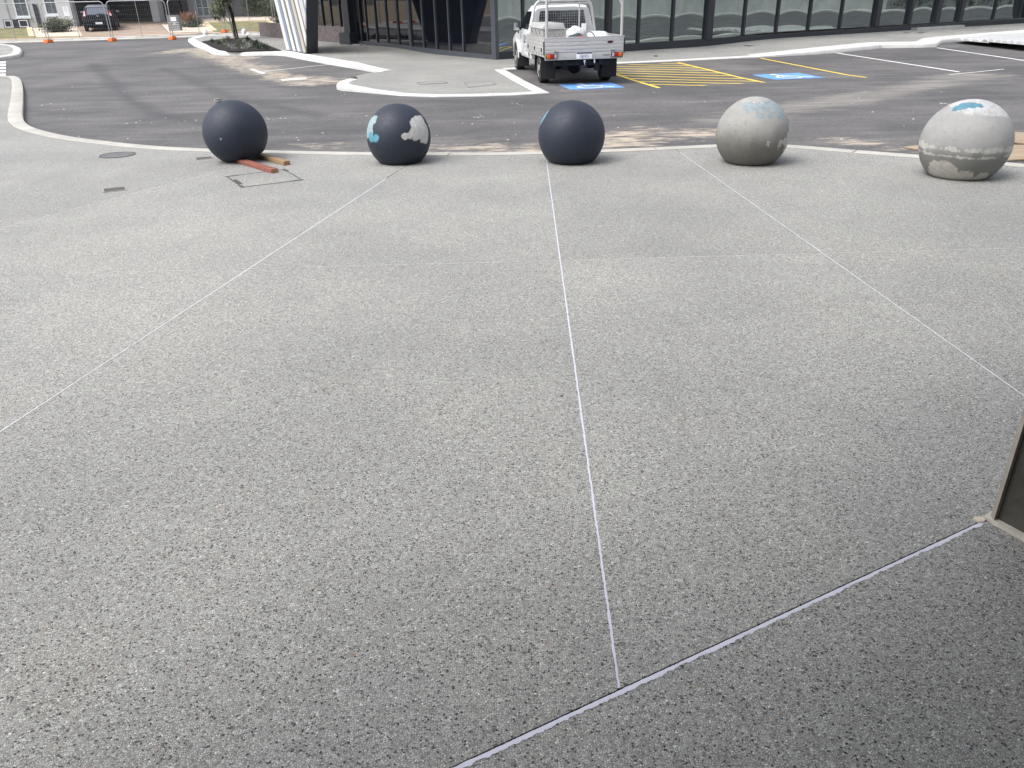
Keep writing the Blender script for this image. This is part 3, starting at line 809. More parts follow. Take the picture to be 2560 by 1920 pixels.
# neighbour seen mirrored in the glass
nb = thing('concrete_wall', 'long grey concrete wall across the car park, mirrored in the glass front', 'wall', (46, 8, -.1))
na, nbp = Vector((34, -7)), Vector((57, 20)); nd = (nbp - na).normalized(); nn_ = Vector((-nd.y, nd.x)); nn_ = nn_ if nn_.x < 0 else -nn_
Ln = (nbp - na).length
PANELM = M('tilt_panel', (.46, .47, .455), .8, var=.16, scale=.7, bmp=.3, rand=.06)
for k in range(6):
    for z0, z1 in ((-.2, 1.98), (2.0, 5.5)):
        a, b = na + nd * (Ln * k / 6 + .01), na + nd * (Ln * (k + 1) / 6 - .01)
        mb = MB(); mb.prism([a, b, b - nn_ * .25, a - nn_ * .25], z0, z1); mb.build('wall_panel', PANELM, nb, world=True)
mb = MB(); mb.prism([na + nn_ * .01, nbp + nn_ * .01, nbp + nn_ * 2.2, na + nn_ * 2.2], -.2, .02)
structure(mb.build('footpath', KERB))

# ------------------------------------------------------------------ far kerb, verge, lots
fk = [Vector((-70, 41.5, 0)), Vector((-26, 44.05, 0)), Vector((-12, 46.65, 0)), Vector((10, 52.4, 0)), Vector((60, 66, 0))]
far_kerb = group_structure('street_kerb', (-20, 45, 0))
kerb(far_kerb, [(p[0], p[1]) for p in fk], [(0, Rd, -.03), (0, Rd, .02), (.28, Rd, .05), (.36, Rd, .14), (.50, Rd, .15), (.50, Rd, .0)], KERB_WARM, seg=3.2, gap=.02)
fo = offset_line([Vector(p[:2]) for p in fk], .505)
def ground(y):                                 # verge and lots, tied to the kerb top
    return max(Rd(y) + .145, lot(y))
gpoly = [tuple(p[:2]) for p in fo] + [(600, 80), (600, 700), (-600, 700), (-600, 60)]
def lot_sheet(name, poly, mat, dz, thick=0.0):
    q = [Vector(p[:2]) for p in poly]
    if name != 'verge':
        for a, b in zip(fo[:-1], fo[1:]):
            d_ = (b - a); q = clip(q, a, Vector((-d_.y, d_.x)).normalized(), .004)
    return structure(sheet([tuple(p[:2]) for p in q], lambda y: ground(y) + dz, thick=thick, cuts=[45, 45.5, 46, 48, 50, 52, 54, 56, 58, 60, 62]).build(name, mat))
lot_sheet('verge', gpoly, VERGE, 0.0)
G = lambda pts: [at(x, y, ground) for x, y in pts]
lot_sheet('lawn', G([(-160, 77), (70, 71.5), (77, 94.5), (-160, 101)]), GRASS, .03)
lot_sheet('gravel_bed', G([(79, 71), (192, 67), (200, 78), (206, 91), (82, 94)]), GRAVEL, .02)
lot_sheet('driveway', G([(194, 66), (250, 55), (384, 49), (396, 56), (432, 83), (420, 90.5), (214, 97), (206, 91)]), PAVER, .012)
lot_sheet('footpath', G([(-160, 103), (200, 94), (420, 84.5), (720, 75), (720, 79.5), (420, 89.5), (205, 96.5), (-160, 107)]), FOOTPATH, .018)
lot_sheet('paving_band', G([(393, 60), (402, 60), (430, 82), (421, 83)]), DARKPAVE, .018)
lot_sheet('gravel_bed', G([(404, 62), (462, 60), (511, 58), (541, 79.5), (424, 83)]), GRAVEL, .022)
lot_sheet('entry_path', G([(400, 53), (498, 47), (511, 57), (404, 61)]), PAVER, .02)
lot_sheet('gravel_bed', G([(498, 46), (700, 38), (700, 52), (672, 54.5), (515, 58)]), GRAVEL, .024)
lot_sheet('lawn', G([(518, 58), (671, 54.5), (705, 77), (541, 79.5)]), GRASS, .035)
lot_sheet('garden_bed', G([(676, 52), (730, 50), (740, 72), (700, 70)]), SOIL, .03)
def edging(a, b, w):
    a, b = at(*a, ground), at(*b, ground); n = Vector((-(b - a).y, (b - a).x, 0)).normalized() * w / 2
    for k in range(4):
        p, q = a.lerp(b, k / 4 + .004), a.lerp(b, (k + 1) / 4 - .004); m_ = MB()
        z = Vector((0, 0, .09))
        m_.hexa([p - n, q - n, q + n, p + n, p - n + z, q - n + z, q + n + z, p + n + z]); m_.build('edging_block', LIMESTONE, edges)
edges = group_structure('garden_edging')
edging((73.5, 71.5), (80, 95), .28); edging((512, 58), (538, 80), .26); edging((671, 54), (700, 69), .26); edging((514, 58), (672, 54), .18)

# ------------------------------------------------------------------ houses
REND = M('render_grey', (.45, .455, .47), .85, var=.07, scale=1.5, bmp=.15)
REND_L = M('render_light', (.50, .50, .515), .85, var=.06, scale=1.5, bmp=.15)
REND_D = M('render_dark_grey', (.20, .205, .225), .85, var=.08, scale=1.5)
SASH = M('window_frame_white', (.66, .70, .74), .5, var=.05)
WPANE = M('window_glass', (.04, .05, .06), .08, var=.3, scale=2, ior=1.6)
LOUV = M('shutter_grey', (.17, .19, .22), .5, var=.12, scale=3)
LOUV_W = M('shutter_white', (.62, .68, .70), .5, var=.06)
DARKD = M('door_dark', (.030, .032, .045), .5, var=.15)
GARD = M('garage_door', (.040, .034, .034), .5, var=.15)
ROOF = M('roof_tiles', (.10, .10, .11), .7, var=.15)
def house_base(name, label, x, Y): return thing(name, label, 'house', (x, Y, ground(Y)))
def window(h, x0, x1, z0, z1, Y, louv, split=None, fw=.09):
    f = MB()
    for a, b in (((x0, Y - .07, z0), (x0 + fw, Y + .05, z1)), ((x1 - fw, Y - .07, z0), (x1, Y + .05, z1)), ((x0 + fw, Y - .07, z1 - fw), (x1 - fw, Y + .05, z1)), ((x0 + fw, Y - .07, z0), (x1 - fw, Y + .05, z0 + fw))): f.span(a, b)
    if split: f.span((x0 + fw, Y - .06, split - .05), (x1 - fw, Y + .05, split + .05))
    w = f.build('window', SASH, h, world=True)
    s = MB(); s.span((x0 - .06, Y - .14, z0 - .10), (x1 + .06, Y + .05, z0 - .002)); s.build('sill', SASH, w, world=True)
    g = MB(); g.span((x0 + fw, Y - .012, z0 + fw), (x1 - fw, Y + .03, z1 - fw)); g.build('pane', WPANE, w, world=True)
    l = MB(); xm = (x0 + x1) / 2; z = z0 + fw + .05
    while z < z1 - fw - .04:
        for a, b in ((x0 + fw + .04, xm - .05), (xm + .05, x1 - fw - .04)):
            if not (split and abs(z - split) < .08):
                l.hexa([(a, Y - .045, z - .012), (b, Y - .045, z - .012), (b, Y - .015, z + .018), (a, Y - .015, z + .018), (a, Y - .045, z - .004), (b, Y - .045, z - .004), (b, Y - .015, z + .026), (a, Y - .015, z + .026)])
        z += .075
    l.span((xm - .045, Y - .05, z0 + fw), (xm + .045, Y - .014, z1 - fw))
    o = l.build('shutter', louv, w, world=True); return w
YA = 54.0
pA = lambda px, py: onY(px, py, YA)
hA = house_base('rendered_house', 'grey rendered house with two shuttered windows beside the open garage', pA(100, 68).x, YA)
gA = ground(YA)
xl, xr = pA(-420, 80).x, pA(163, 68).x
mb = MB(); mb.span((xl, YA, gA - .6), (xr, YA + .25, 3.9)); mb.build('wall', REND, hA, world=True)
x0, x1 = pA(160, 68).x, pA(195.5, 68).x
mb = MB(); mb.span((x0, YA - .35, gA - .6), (x1, YA + .3, 3.9)); mb.build('pier', REND_L, hA, world=True)
mb = MB(); mb.span((x0 + .1, YA + .31, gA - .6), (x1 - .05, YA + 6.6, 3.9)); mb.build('garage_side_wall', M('garage_wall', (.05, .05, .055), .8), hA, world=True)
w1x0, w1x1, w1z = pA(43, 41).x, pA(77, 40).x, pA(60, 42).z
window(hA, w1x0, w1x1, w1z, w1z + 2.0, YA, LOUV, fw=.07)
w2x0, w2x1, w2z = pA(117.5, 38).x, pA(153, 36).x, pA(135, 37).z
window(hA, w2x0, w2x1, w2z, w2z + 2.0, YA, LOUV, fw=.08)
dx0, dx1, dz1 = pA(95, 64).x, pA(108, 64).x, pA(84, 10).z
mb = MB(); mb.span((dx0, YA - .03, gA - .1), (dx1, YA + .02, dz1)); mb.build('door', DARKD, hA, world=True)
lx0, lx1, lz0, lz1 = pA(13, 71).x, pA(76, 68).x, pA(40, 70.5).z, pA(40, 48.5).z
mb = MB(); mb.span((lx0, YA - .04, lz0), (lx1, YA + .02, lz1)); lw = mb.build('low_window', DARKD, hA, world=True)
for a, b in ((lx0 + .08, lx0 + .62), (lx1 - .60, lx1 - .03)):
    f = MB(); k = .05
    f.span((a, YA - .10, lz0 + .05), (a + k, YA - .045, lz1 - .04)); f.span((b - k, YA - .10, lz0 + .05), (b, YA - .045, lz1 - .04)); f.span((a + k, YA - .10, lz0 + .05), (b - k, YA - .045, lz0 + .05 + k)); f.span((a + k, YA - .10, lz1 - .04 - k), (b - k, YA - .045, lz1 - .04))
    f.build('sash', SASH, lw, world=True)
ax0, ax1, az0, az1 = pA(131, 62).x, pA(148, 62).x, gA, pA(137, 47.5).z
mb = MB(); mb.span((ax0, YA - .035, az0), (ax1, YA + .02, az1)); mb.build('meter_recess', DARKD, hA, world=True)
for px in (23, 160):
    x = pA(px, 40).x; mb = MB(); mb.tube([(x, YA - .05, gA), (x, YA - .05, 3.8)], .03); mb.build('downpipe', REND, hA, world=True)
mb = MB(); mb.prism([(xl, YA - .7), (pA(440, 60).x, YA - .7), (pA(440, 60).x, YA + 8), (xl, YA + 8)], 3.91, 4.1); mb.build('eaves', ROOF, hA, world=True)
YG = 58.3
gx0, gx1 = x1, onY(392, 52, YA + .3).x
mb = MB()
gxa = onY(287, 55, YG).x
nrow = 5
zt = ground(YG) + 2.3
for k in range(nrow):
    mb = MB(); mb.span((gxa, YG, ground(YG) - .05 + (2.35 / nrow) * k + .006), (gx1 + .1, YG + .08, ground(YG) - .05 + (2.35 / nrow) * (k + 1) - .006)); mb.build('garage_door_panel', GARD, hA, world=True)
mb = MB(); mb.span((x1 - .05, YG + 2.4, .6), (gx1 + .2, YG + 2.5, 3.9)); mb.build('garage_back_wall', DARKD, hA, world=True)
mb = MB(); mb.span((x1, YA - .2, ground(YA) + 2.6), (gx1 + .2, YA + .2, 3.9)); mb.build('lintel', REND, hA, world=True)
mb = MB(); mb.span((x1, YA + .2, 3.6), (gx1 + .2, YG + 2.5, 3.7)); mb.build('garage_ceiling', DARKD, hA, world=True)

YB = 59.6; pB = lambda px, py: onY(px, py, YB)
hB = house_base('rendered_house', 'grey house with white shutter windows behind the young street tree', pB(500, 44).x, YB)
gB_ = ground(YB)
c0, c1_ = onY(386, 53, 56.5).x, onY(404, 53, 56.5).x
mb = MB(); mb.span((c0, 56.3, .3), (c1_, 57.2, 3.9)); mb.build('pier', REND_L, hB, world=True)
mb = MB(); mb.span((c1_, YB + .6, .3), (pB(462, 45).x, YB + .75, 3.9)); mb.build('entry_door', M('entry_dark', (.045, .035, .04), .5), hB, world=True)
mb = MB(); mb.span((pB(442, 45).x, YB + .2, .3), (pB(463, 45).x, YB + .58, 3.9)); mb.build('side_light', M('entry_glass', (.03, .04, .055), .15), hB, world=True)
mb = MB(); mb.span((pB(461, 45).x, YB - .1, .3), (pB(479, 45).x, YB + .5, 3.9)); mb.build('entry_wall', REND_D, hB, world=True)
mb = MB(); mb.span((pB(479, 45).x, YB - .25, .3), (pB(588, 42).x, YB + .3, 3.9)); mb.build('wall', REND, hB, world=True)
mb = MB(); mb.span((pB(588, 42).x, YB - .32, .3), (pB(623, 40).x, YB + .3, 3.9)); mb.build('dark_wall', REND_D, hB, world=True)
mb = MB(); mb.span((pB(623, 40).x, YB, .3), (pB(760, 36).x, YB + .3, 3.9)); mb.build('wall', REND, hB, world=True)
YW = YB - .25
wx0, wx1, wz = onY(495, 40, YW).x, onY(526, 39, YW).x, onY(510, 41, YW).z
window(hB, wx0, wx1, wz, wz + 2.0, YW, LOUV_W, split=onY(510, 19, YW).z, fw=.08)
wx0, wx1 = onY(570, 39, YW).x, onY(586, 38.5, YW).x
window(hB, wx0, wx1, wz - .1, wz + 1.9, YW, LOUV_W, split=onY(580, 16, YW).z, fw=.08)
mb = MB(); mb.span((pB(620, 20).x, YB - .42, onY(620, 16, YB).z), (pB(633, 20).x, YB - .33, onY(620, 0, YB).z + .2)); mb.build('meter_box', SASH, hB, world=True)
mb = MB(); mb.prism([(pB(380, 45).x, YB - 3.6), (pB(760, 40).x, YB - .8), (pB(760, 40).x, YB + 8), (pB(380, 45).x, YB + 8)], 3.91, 4.1); mb.build('eaves', ROOF, hB, world=True)

# ------------------------------------------------------------------ concrete balls
BR, BRB = .40, .26
BZC = math.sqrt(BR ** 2 - BRB ** 2)
def ball_mat(name, base, var, layers, rough=.6, pores=0.0, ior=1.45, zdark=None):
    m, t, b = nt(name)
    v = obj_vec(t)
    vm = N(t, 'ShaderNodeVectorMath', operation='SUBTRACT'); lk(t, v, vm.inputs[0]); vm.inputs[1].default_value = (0, 0, BZC)
    nv = N(t, 'ShaderNodeVectorMath', operation='NORMALIZE'); lk(t, vm.outputs[0], nv.inputs[0])
    n1 = noi(t, v, 4, 6, .6); n2 = noi(t, v, 26, 5, .65); n3 = noi(t, v, 9, 8, .72)
    c = mixc(t, rng(t, math_(t, 'ADD', math_(t, 'MULTIPLY', n1, .6), math_(t, 'MULTIPLY', n2, .4)), .32, .68), tuple(x * (1 - var) for x in base), tuple(x * (1 + var) for x in base))
    sz = N(t, 'ShaderNodeSeparateXYZ'); lk(t, nv.outputs[0], sz.inputs[0])
    if zdark:                                   # raw concrete darker in the lower half, edge broken by noise
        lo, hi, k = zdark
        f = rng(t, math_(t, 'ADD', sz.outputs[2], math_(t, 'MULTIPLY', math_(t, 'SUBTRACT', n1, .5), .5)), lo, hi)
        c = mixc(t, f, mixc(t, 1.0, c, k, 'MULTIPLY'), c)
    if pores:
        vo = N(t, 'ShaderNodeTexVoronoi'); vo.inputs['Scale'].default_value = 22; lk(t, v, vo.inputs['Vector'])
        sc = N(t, 'ShaderNodeSeparateColor'); lk(t, vo.outputs['Color'], sc.inputs[0])
        hole = math_(t, 'MULTIPLY', rng(t, vo.outputs['Distance'], .16, .10), rng(t, sc.outputs[0], .78, .82))
        c = mixc(t, math_(t, 'MULTIPLY', hole, pores), c, (.07, .065, .06))
    edge_h = None
    for kind, data, col, ragged in layers:
        if kind == 'blob':
            best = None
            for d, ang in data:
                dn = Vector(d).normalized()
                dp = N(t, 'ShaderNodeVectorMath', operation='DOT_PRODUCT'); lk(t, nv.outputs[0], dp.inputs[0]); dp.inputs[1].default_value = dn
                e = math_(t, 'MULTIPLY', math_(t, 'SUBTRACT', dp.outputs['Value'], math.cos(R_(ang))), 1 / max(.02, math.sin(R_(ang))))
                best = e if best is None else math_(t, 'MAXIMUM', best, e)
        else:                                   # band between two heights
            lo, hi = data
            mid, half = (lo + hi) / 2, (hi - lo) / 2
            best = math_(t, 'SUBTRACT', half, math_(t, 'ABSOLUTE', math_(t, 'SUBTRACT', sz.outputs[2], mid)))
        f = math_(t, 'ADD', best, math_(t, 'MULTIPLY', math_(t, 'SUBTRACT', n3, .5), ragged))
        f = rng(t, f, -.015, .02)
        cc = mixc(t, rng(t, n2, .3, .7), tuple(x * .80 for x in col), tuple(x * 1.12 for x in col))
        if kind == 'band' or (kind == 'blob' and ragged > .9): f = math_(t, 'MULTIPLY', f, rng(t, n3, .35, .5))
        c = mixc(t, f, c, cc)
        edge_h = f if edge_h is None else math_(t, 'MAXIMUM', edge_h, f)
    lk(t, c, b.inputs['Base Color'])
    lk(t, rng(t, n2, .3, .7, rough - .06, rough + .08), b.inputs['Roughness'])
    b.inputs['IOR'].default_value = ior
    h = n2
    if edge_h is not None: h = math_(t, 'SUBTRACT', math_(t, 'MULTIPLY', n2, .35), math_(t, 'MULTIPLY', edge_h, .6))
    bump(t, b, h, .35, .004)
    return m
def ball_mb(seed, wob=.004):
    prof = [(0.0, 0.0), (BRB - .012, 0.0), (BRB, .008)]
    a0 = math.asin(-BZC / BR)
    for i in range(1, 40):
        a = a0 + (math.pi / 2 - a0) * i / 40
        prof.append((BR * math.cos(a), BZC + BR * math.sin(a)))
    mb = MB(); n = 64; rings = []
    for r, z in prof[1:]:
        ring = []
        for j in range(n):
            an = 2 * math.pi * j / n; p = Vector((r * math.cos(an), r * math.sin(an), z))
            if z > .02: p += (p - Vector((0, 0, BZC))).normalized() * wob * mnoise.noise(p * 3.2 + Vector((seed * 7.1, 0, 0)))
            ring.append(p)
        rings.append(ring)
    mb.loft(rings, False); k = len(mb.v)
    mb.v.append((0, 0, BZC + BR)); last = k - n
    mb.f += [(last + j, last + (j + 1) % n, k) for j in range(n)]
    mb.f.append(tuple(reversed(range(n))))
    return mb
PAINT = (.019, .026, .042)
GRP = 'concrete balls along the plaza kerb'
def ball(px, py, seed, mat, label, R=.40):
    p = at(px, py); d = Vector((p.x, p.y, 0)).normalized()
    o = ball_mb(seed).build('concrete_ball', mat, None, smooth=50)
    k = R / .40; o.location = p + d * (BRB * k - .01); o.scale = (k, k, k)
    tag(o, label, 'ball bollard', GRP)
    return o
HOLE = M('bare_steel', (.22, .215, .21), .5, .4, var=.2)
b1 = ball(611, 408, 1, ball_mat('ball_paint_dark', PAINT, .10, [], rough=.58), 'dark painted concrete ball tipped to one side on two timber battens', .385)
b1.rotation_euler = (R_(3), R_(-8), 0); b1.location.z = .045
mb = MB(); tp = Vector((-.075, .02, BZC + BR * .975))
mb.tube([tp + Vector((.020 * math.cos(a), 0, .022 + .020 * math.sin(a))) for a in [i * math.pi / 6 for i in range(12)]], .009, 8, True)
mb.tube([tp + Vector((0, 0, -.02)), tp + Vector((0, 0, .012))], .022, 10)
mb.build('lifting_eye', HOLE, b1, smooth=40)
mb = MB(); mb.tube([tp + Vector((-.04 + .022 * math.cos(a), .02 * math.sin(a) * .6, .022 + .018 * math.sin(a))) for a in [i * math.pi / 6 for i in range(12)]], .009, 8, True)
mb.build('shackle', HOLE, b1, smooth=40)
hd_ = Vector((-.15, -.93, .03)).normalized()
mb = MB(); hp = Vector((0, 0, BZC)) + hd_ * (BR + .001); hx = hd_.cross(Vector((0, 0, 1))).normalized(); hz = hx.cross(hd_)
mb.tube([hp + hx * .010 * math.cos(a) + hz * .010 * math.sin(a) for a in [i * math.pi / 6 for i in range(12)]], .0045, 6, True)
mb.build('bolt_hole', M('hole_rim', (.28, .28, .28), .6), b1, smooth=40)
CLIGHT = (.46, .455, .44)
b2 = ball(1003, 413, 2, ball_mat('ball_paint_peeled', PAINT, .10,
    [('blob', [((.78, -.52, .36), 22), ((.84, -.36, .55), 13), ((.62, -.76, .20), 11), ((.34, -.92, .17), 6), ((.46, -.87, .17), 7), ((.87, -.48, .10), 14)], (.50, .495, .485), .42),
     ('blob', [((-.90, -.30, .38), 21), ((-.74, -.46, .60), 11), ((-.82, -.53, .26), 12)], (.25, .34, .36), .40),
     ('blob', [((-.78, -.61, .09), 9), ((-.60, -.79, .09), 7)], (.10, .28, .38), .30)], rough=.58),
    'dark painted concrete ball with white and pale blue patches of peeled paint', .380)
b3 = ball(1428, 413, 3, ball_mat('ball_paint_plain', PAINT, .10, [('blob', [((-.86, .10, .56), 16)], (.12, .30, .40), .25)], rough=.58),
    'dark painted concrete ball standing upright, middle of the row', .389)
b4 = ball(1872, 415, 4, ball_mat('ball_raw_blue_top', (.275, .272, .258), .13,
    [('blob', [((.18, -.34, .92), 36)], (.225, .275, .295), 1.1), ('blob', [((-.05, -.10, .99), 20)], (.32, .318, .31), .8),
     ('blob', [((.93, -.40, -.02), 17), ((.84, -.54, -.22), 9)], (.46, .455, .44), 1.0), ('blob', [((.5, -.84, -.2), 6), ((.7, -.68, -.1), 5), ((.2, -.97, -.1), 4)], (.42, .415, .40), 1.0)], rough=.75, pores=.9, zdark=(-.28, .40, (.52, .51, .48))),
    'raw grey concrete ball with a faint blue tinge on its top', .402)
b5 = ball(2392, 451, 5, ball_mat('ball_raw_white_top', (.285, .286, .283), .12,
    [('blob', [((.12, -.12, 1), 40)], (.41, .41, .415), .6), ('band', (-.06, .03), (.43, .43, .405), .42), ('band', (-.20, -.15), (.42, .415, .39), .36),
     ('blob', [((-.70, -.50, -.66), 22), ((-.30, -.70, -.72), 15), ((.1, -.75, -.74), 10)], (.44, .415, .38), .5),
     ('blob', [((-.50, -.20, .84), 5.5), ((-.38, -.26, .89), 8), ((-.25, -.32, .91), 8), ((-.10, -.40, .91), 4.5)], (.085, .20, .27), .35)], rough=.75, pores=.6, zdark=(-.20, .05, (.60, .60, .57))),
    'raw concrete ball with a white flaking cap and a ragged pale band', .425)

# timber battens under the tipped ball
BATR = M('batten_red', (.24, .085, .065), .7, var=.3, scale=12, bmp=.3, bscale=80, stretch=(.3, 3, 3))
BATT = M('batten_raw', (.30, .20, .11), .75, var=.25, scale=12, bmp=.3, bscale=80, stretch=(.3, 3, 3))
ENDG = M('batten_end', (.33, .20, .10), .8, var=.3, scale=40)
def batten(pa, pb, mat, label, L=None, w=.085, h=.048):
    a, b = at(*pa), at(*pb); d = (b - a).normalized(); a2 = b - d * (L or (b - a).length)
    rz = math.atan2(d.y, d.x); c = (a2 + b) / 2
    mb = MB(); mb.box((0, 0, h / 2), ((b - a2).length, w, h)); o = mb.build('timber_batten', mat, None, bevel=.004)
    o.location = (c.x, c.y, .001); o.rotation_euler = (0, 0, rz); tag(o, label, 'timber batten', 'battens under the tipped ball')
    mb = MB(); mb.box(((b - a2).length / 2 + .0008, 0, h / 2), (.0016, w - .012, h - .012)); mb.build('end_grain', ENDG, o)
batten((612, 410), (688, 433), BATR, 'red painted batten poking out below the tipped ball', L=1.05)
batten((665, 398), (718, 413), BATT, 'unpainted batten poking out behind the red one', L=.95)

# ------------------------------------------------------------------ pit covers in the paving
COVER = M('cover_iron', (.085, .075, .07), .6, .3, var=.3, scale=20, bmp=.3)
COVER_RIM = M('cover_rim', (.30, .29, .28), .6, .3, var=.2, scale=20)
def rect_cover(pxs, label, g=plaza, wide=.012):
    w = [at(x, y, g) for x, y in pxs]; c = sum(w, Vector()) / 4
    t = thing('pit_cover', label, 'pit cover', c)
    o_ = [Vector((p.x - c.x, p.y - c.y)) for p in w]
    i_ = [p * (1 - wide * 2 / p.length) for p in o_]
    slope = lambda x, y: g(c.y + y) - c.z
    mb = MB()
    for k in range(4):
        a, b, cc, d = o_[k], o_[(k + 1) % 4], i_[(k + 1) % 4], i_[k]
        mb.prism([a, b, cc, d], lambda x, y: slope(x, y) - .004, lambda x, y: slope(x, y) + .0045)
    mb.build('rim', COVER_RIM, t)
    mb = MB(); mb.prism([p * .985 for p in i_], lambda x, y: slope(x, y) - .004, lambda x, y: slope(x, y) + .003); mb.build('lid', COVER, t)
    return t
rect_cover([(254, 472.5), (316, 466.5), (318, 475.5), (257, 482)], 'small brown metal pit cover, nearer one left of the tipped ball')
rect_cover([(485, 395), (531, 391), (534, 396), (489, 401)], 'small brown metal pit cover just beside the tipped ball')
t = thing('manhole_cover', 'round grey manhole cover near the curved kerb', 'manhole', at(294, 388))
mb = MB(); mb.lathe([(.21, -.003), (.21, .0035), (.0, .0035)], 36); mb.build('lid', M('manhole_grey', (.11, .115, .115), .6, var=.2), t, smooth=30)
mb = MB(); mb.tube([(.22 * math.cos(a), .22 * math.sin(a), .001) for a in [i * math.pi / 18 for i in range(36)]], .008, 6, True); mb.build('rim', COVER, t)
pc = [(565, 442), (711, 423), (757, 450), (606, 469)]
w = [at(*p) for p in pc]; c = sum(w, Vector()) / 4
t = thing('access_cover', 'large infill access cover with a thin metal edge, below the battens', 'access cover', c)
o_ = [Vector((p.x - c.x, p.y - c.y)) for p in w]; i_ = []
for k in range(4):
    e1 = (o_[(k + 1) % 4] - o_[k]).normalized(); e2 = (o_[k - 1] - o_[k]).normalized(); i_.append(o_[k] + (e1 + e2) * .014)
EDGE = M('edge_steel', (.09, .09, .09), .6, .2, var=.3, scale=15)
mb = MB()
for k in range(4): mb.prism([o_[k], o_[(k + 1) % 4], i_[(k + 1) % 4], i_[k]], -.002, .004)
mb.build('frame', EDGE, t)
mb = MB(); mb.prism([p * .99 for p in i_], -.002, .0022); mb.build('infill', AGG, t)
for k in range(4):
    e1 = (o_[(k + 1) % 4] - o_[k]).normalized(); e2 = (o_[k - 1] - o_[k]).normalized(); q = o_[k]
    mb = MB(); mb.prism([q - (e1 + e2) * .012, q + e1 * .13 - e2 * .012, q + e1 * .13 + e2 * .03, q + (e1 + e2) * .03], .0, .0048); mb.build('corner_plate', EDGE, t)
e = (o_[3] - o_[0]); en = Vector((-e.y, e.x)).normalized()
q = o_[0] + e * .35
mb = MB(); mb.prism([q + en * -.0, q + e * .38, q + e * .38 + en * .055 * (1 if en.dot(-o_[0]) > 0 else -1), q + en * .055 * (1 if en.dot(-o_[0]) > 0 else -1)], .0, .0052); mb.build('name_plate', COVER, t)
for pts, lab in (([(1041, 207), (1110, 203), (1120, 208), (1050, 212)], 'thin edged access cover on the apron, left of the two'), ([(1160, 206), (1232, 203), (1240, 212), (1170, 219)], 'thin edged access cover on the apron, nearer the white kerb')):
    w = [at(x, y, pave) for x, y in pts]; c = sum(w, Vector()) / 4; t = thing('access_cover', lab, 'access cover', (c.x, c.y, pave_xy(c.x, c.y)))
    o_ = [Vector((p.x - c.x, p.y - c.y)) for p in w]; mb = MB()
    for k in range(4):
        a, b = o_[k], o_[(k + 1) % 4]; mb.prism([a, b, b * .97, a * .97], 0.0, .008)
    mb.build('frame', EDGE, t)
for pts, lab in (([(1860, 114.5), (1872, 113), (1886, 114.5), (1872, 116.2)], 'dark drain grate in the footpath below the tall glass panes'), ([(2258, 82), (2270, 81), (2277, 82), (2265, 83)], 'dark drain grate by the glass door, left one'), ([(2290, 82), (2303, 81), (2312, 82), (2299, 83.4)], 'dark drain grate by the glass door, right one'), ([(1633, 140), (1640, 138), (1645, 140.5), (1638, 142)], 'small dark stain of mortar on the footpath behind the truck')):
    w = [at(x, y, pave) for x, y in pts]; c = sum(w, Vector()) / 4
    mb = MB(); mb.prism([(p.x - c.x, p.y - c.y) for p in w], -.02, .008); o = mb.build('drain_grate', COVER, None); o.location = (c.x, c.y, pave_xy(c.x, c.y)); tag(o, lab, 'drain')

# ------------------------------------------------------------------ plywood offcuts and white ribbed sheets
PLY = M('plywood', (.30, .235, .165), .8, var=.22, scale=5, bmp=.2, bscale=60, stretch=(.3, 2, 1))
def board(pts, z, label):
    w = [at(x, y, lambda yy: z) for x, y in pts]; c = sum(w, Vector()) / len(w)
    mb = MB(); mb.prism([(p.x - c.x, p.y - c.y) for p in w], 0, .018); o = mb.build('plywood_board', PLY, None, bevel=.002); o.location = (c.x, c.y, z)
    tag(o, label, 'plywood board', 'plywood boards behind the last ball'); return o
board([(2259, 370), (2300, 377), (2520, 403), (2700, 396), (2640, 366), (2330, 362)], -.095, 'plywood sheet lying flat behind the white capped ball')
board([(2470, 347), (2533, 333), (2690, 338), (2660, 368), (2530, 358)], -.070, 'upper plywood sheet overlapping another one at the right edge')
PLAST = M('ribbed_white', (.50, .505, .505), .5, var=.06, scale=2, bmp=.1)
def ribbed(a, b, back, n, h, label, z0):
    a, b = Vector(a[:2]), Vector(b[:2]); e = (b - a); L = e.length; e.normalize(); bk = Vector(back).normalized()
    prof = []
    for k in range(n):
        s = L * k / n; p = L / n
        prof += [(s, h * .62), (s + p * .30, h), (s + p * .62, h), (s + p * .90, h * .62)]
    prof.append((L, h * .6)); low = [(s, .03 + .012 * math.sin(s * 9)) for s in frange(L, 0, L / (2 * n))]
    ring = prof + low; D = 4.6
    c = a; zf = Rd(a.y) + z0
    mb = MB(); mb.loft([[(e.x * s + bk.x * d, e.y * s + bk.y * d, z) for s, z in ring] for d in (0, D)], True)
    o = mb.build('ribbed_sheet', PLAST, None); o.location = (c.x, c.y, zf); tag(o, label, 'ribbed sheet', 'white ribbed sheets by the kerb')
ra, rb = at(2382, 108, Rd), at(2590, 133, Rd)
rm = ra.lerp(rb, .37)
bkv = (at(2560, 100, Rd) - rm)
ribbed(ra, rm + (rb - ra) * .1, (bkv.x, bkv.y), 4, .17, 'white ribbed sheet against the kerb, further one', .0)
ribbed(rm, rb, (bkv.x, bkv.y), 8, .20, 'white ribbed sheet in front, nearer one with a stepped edge', .03)

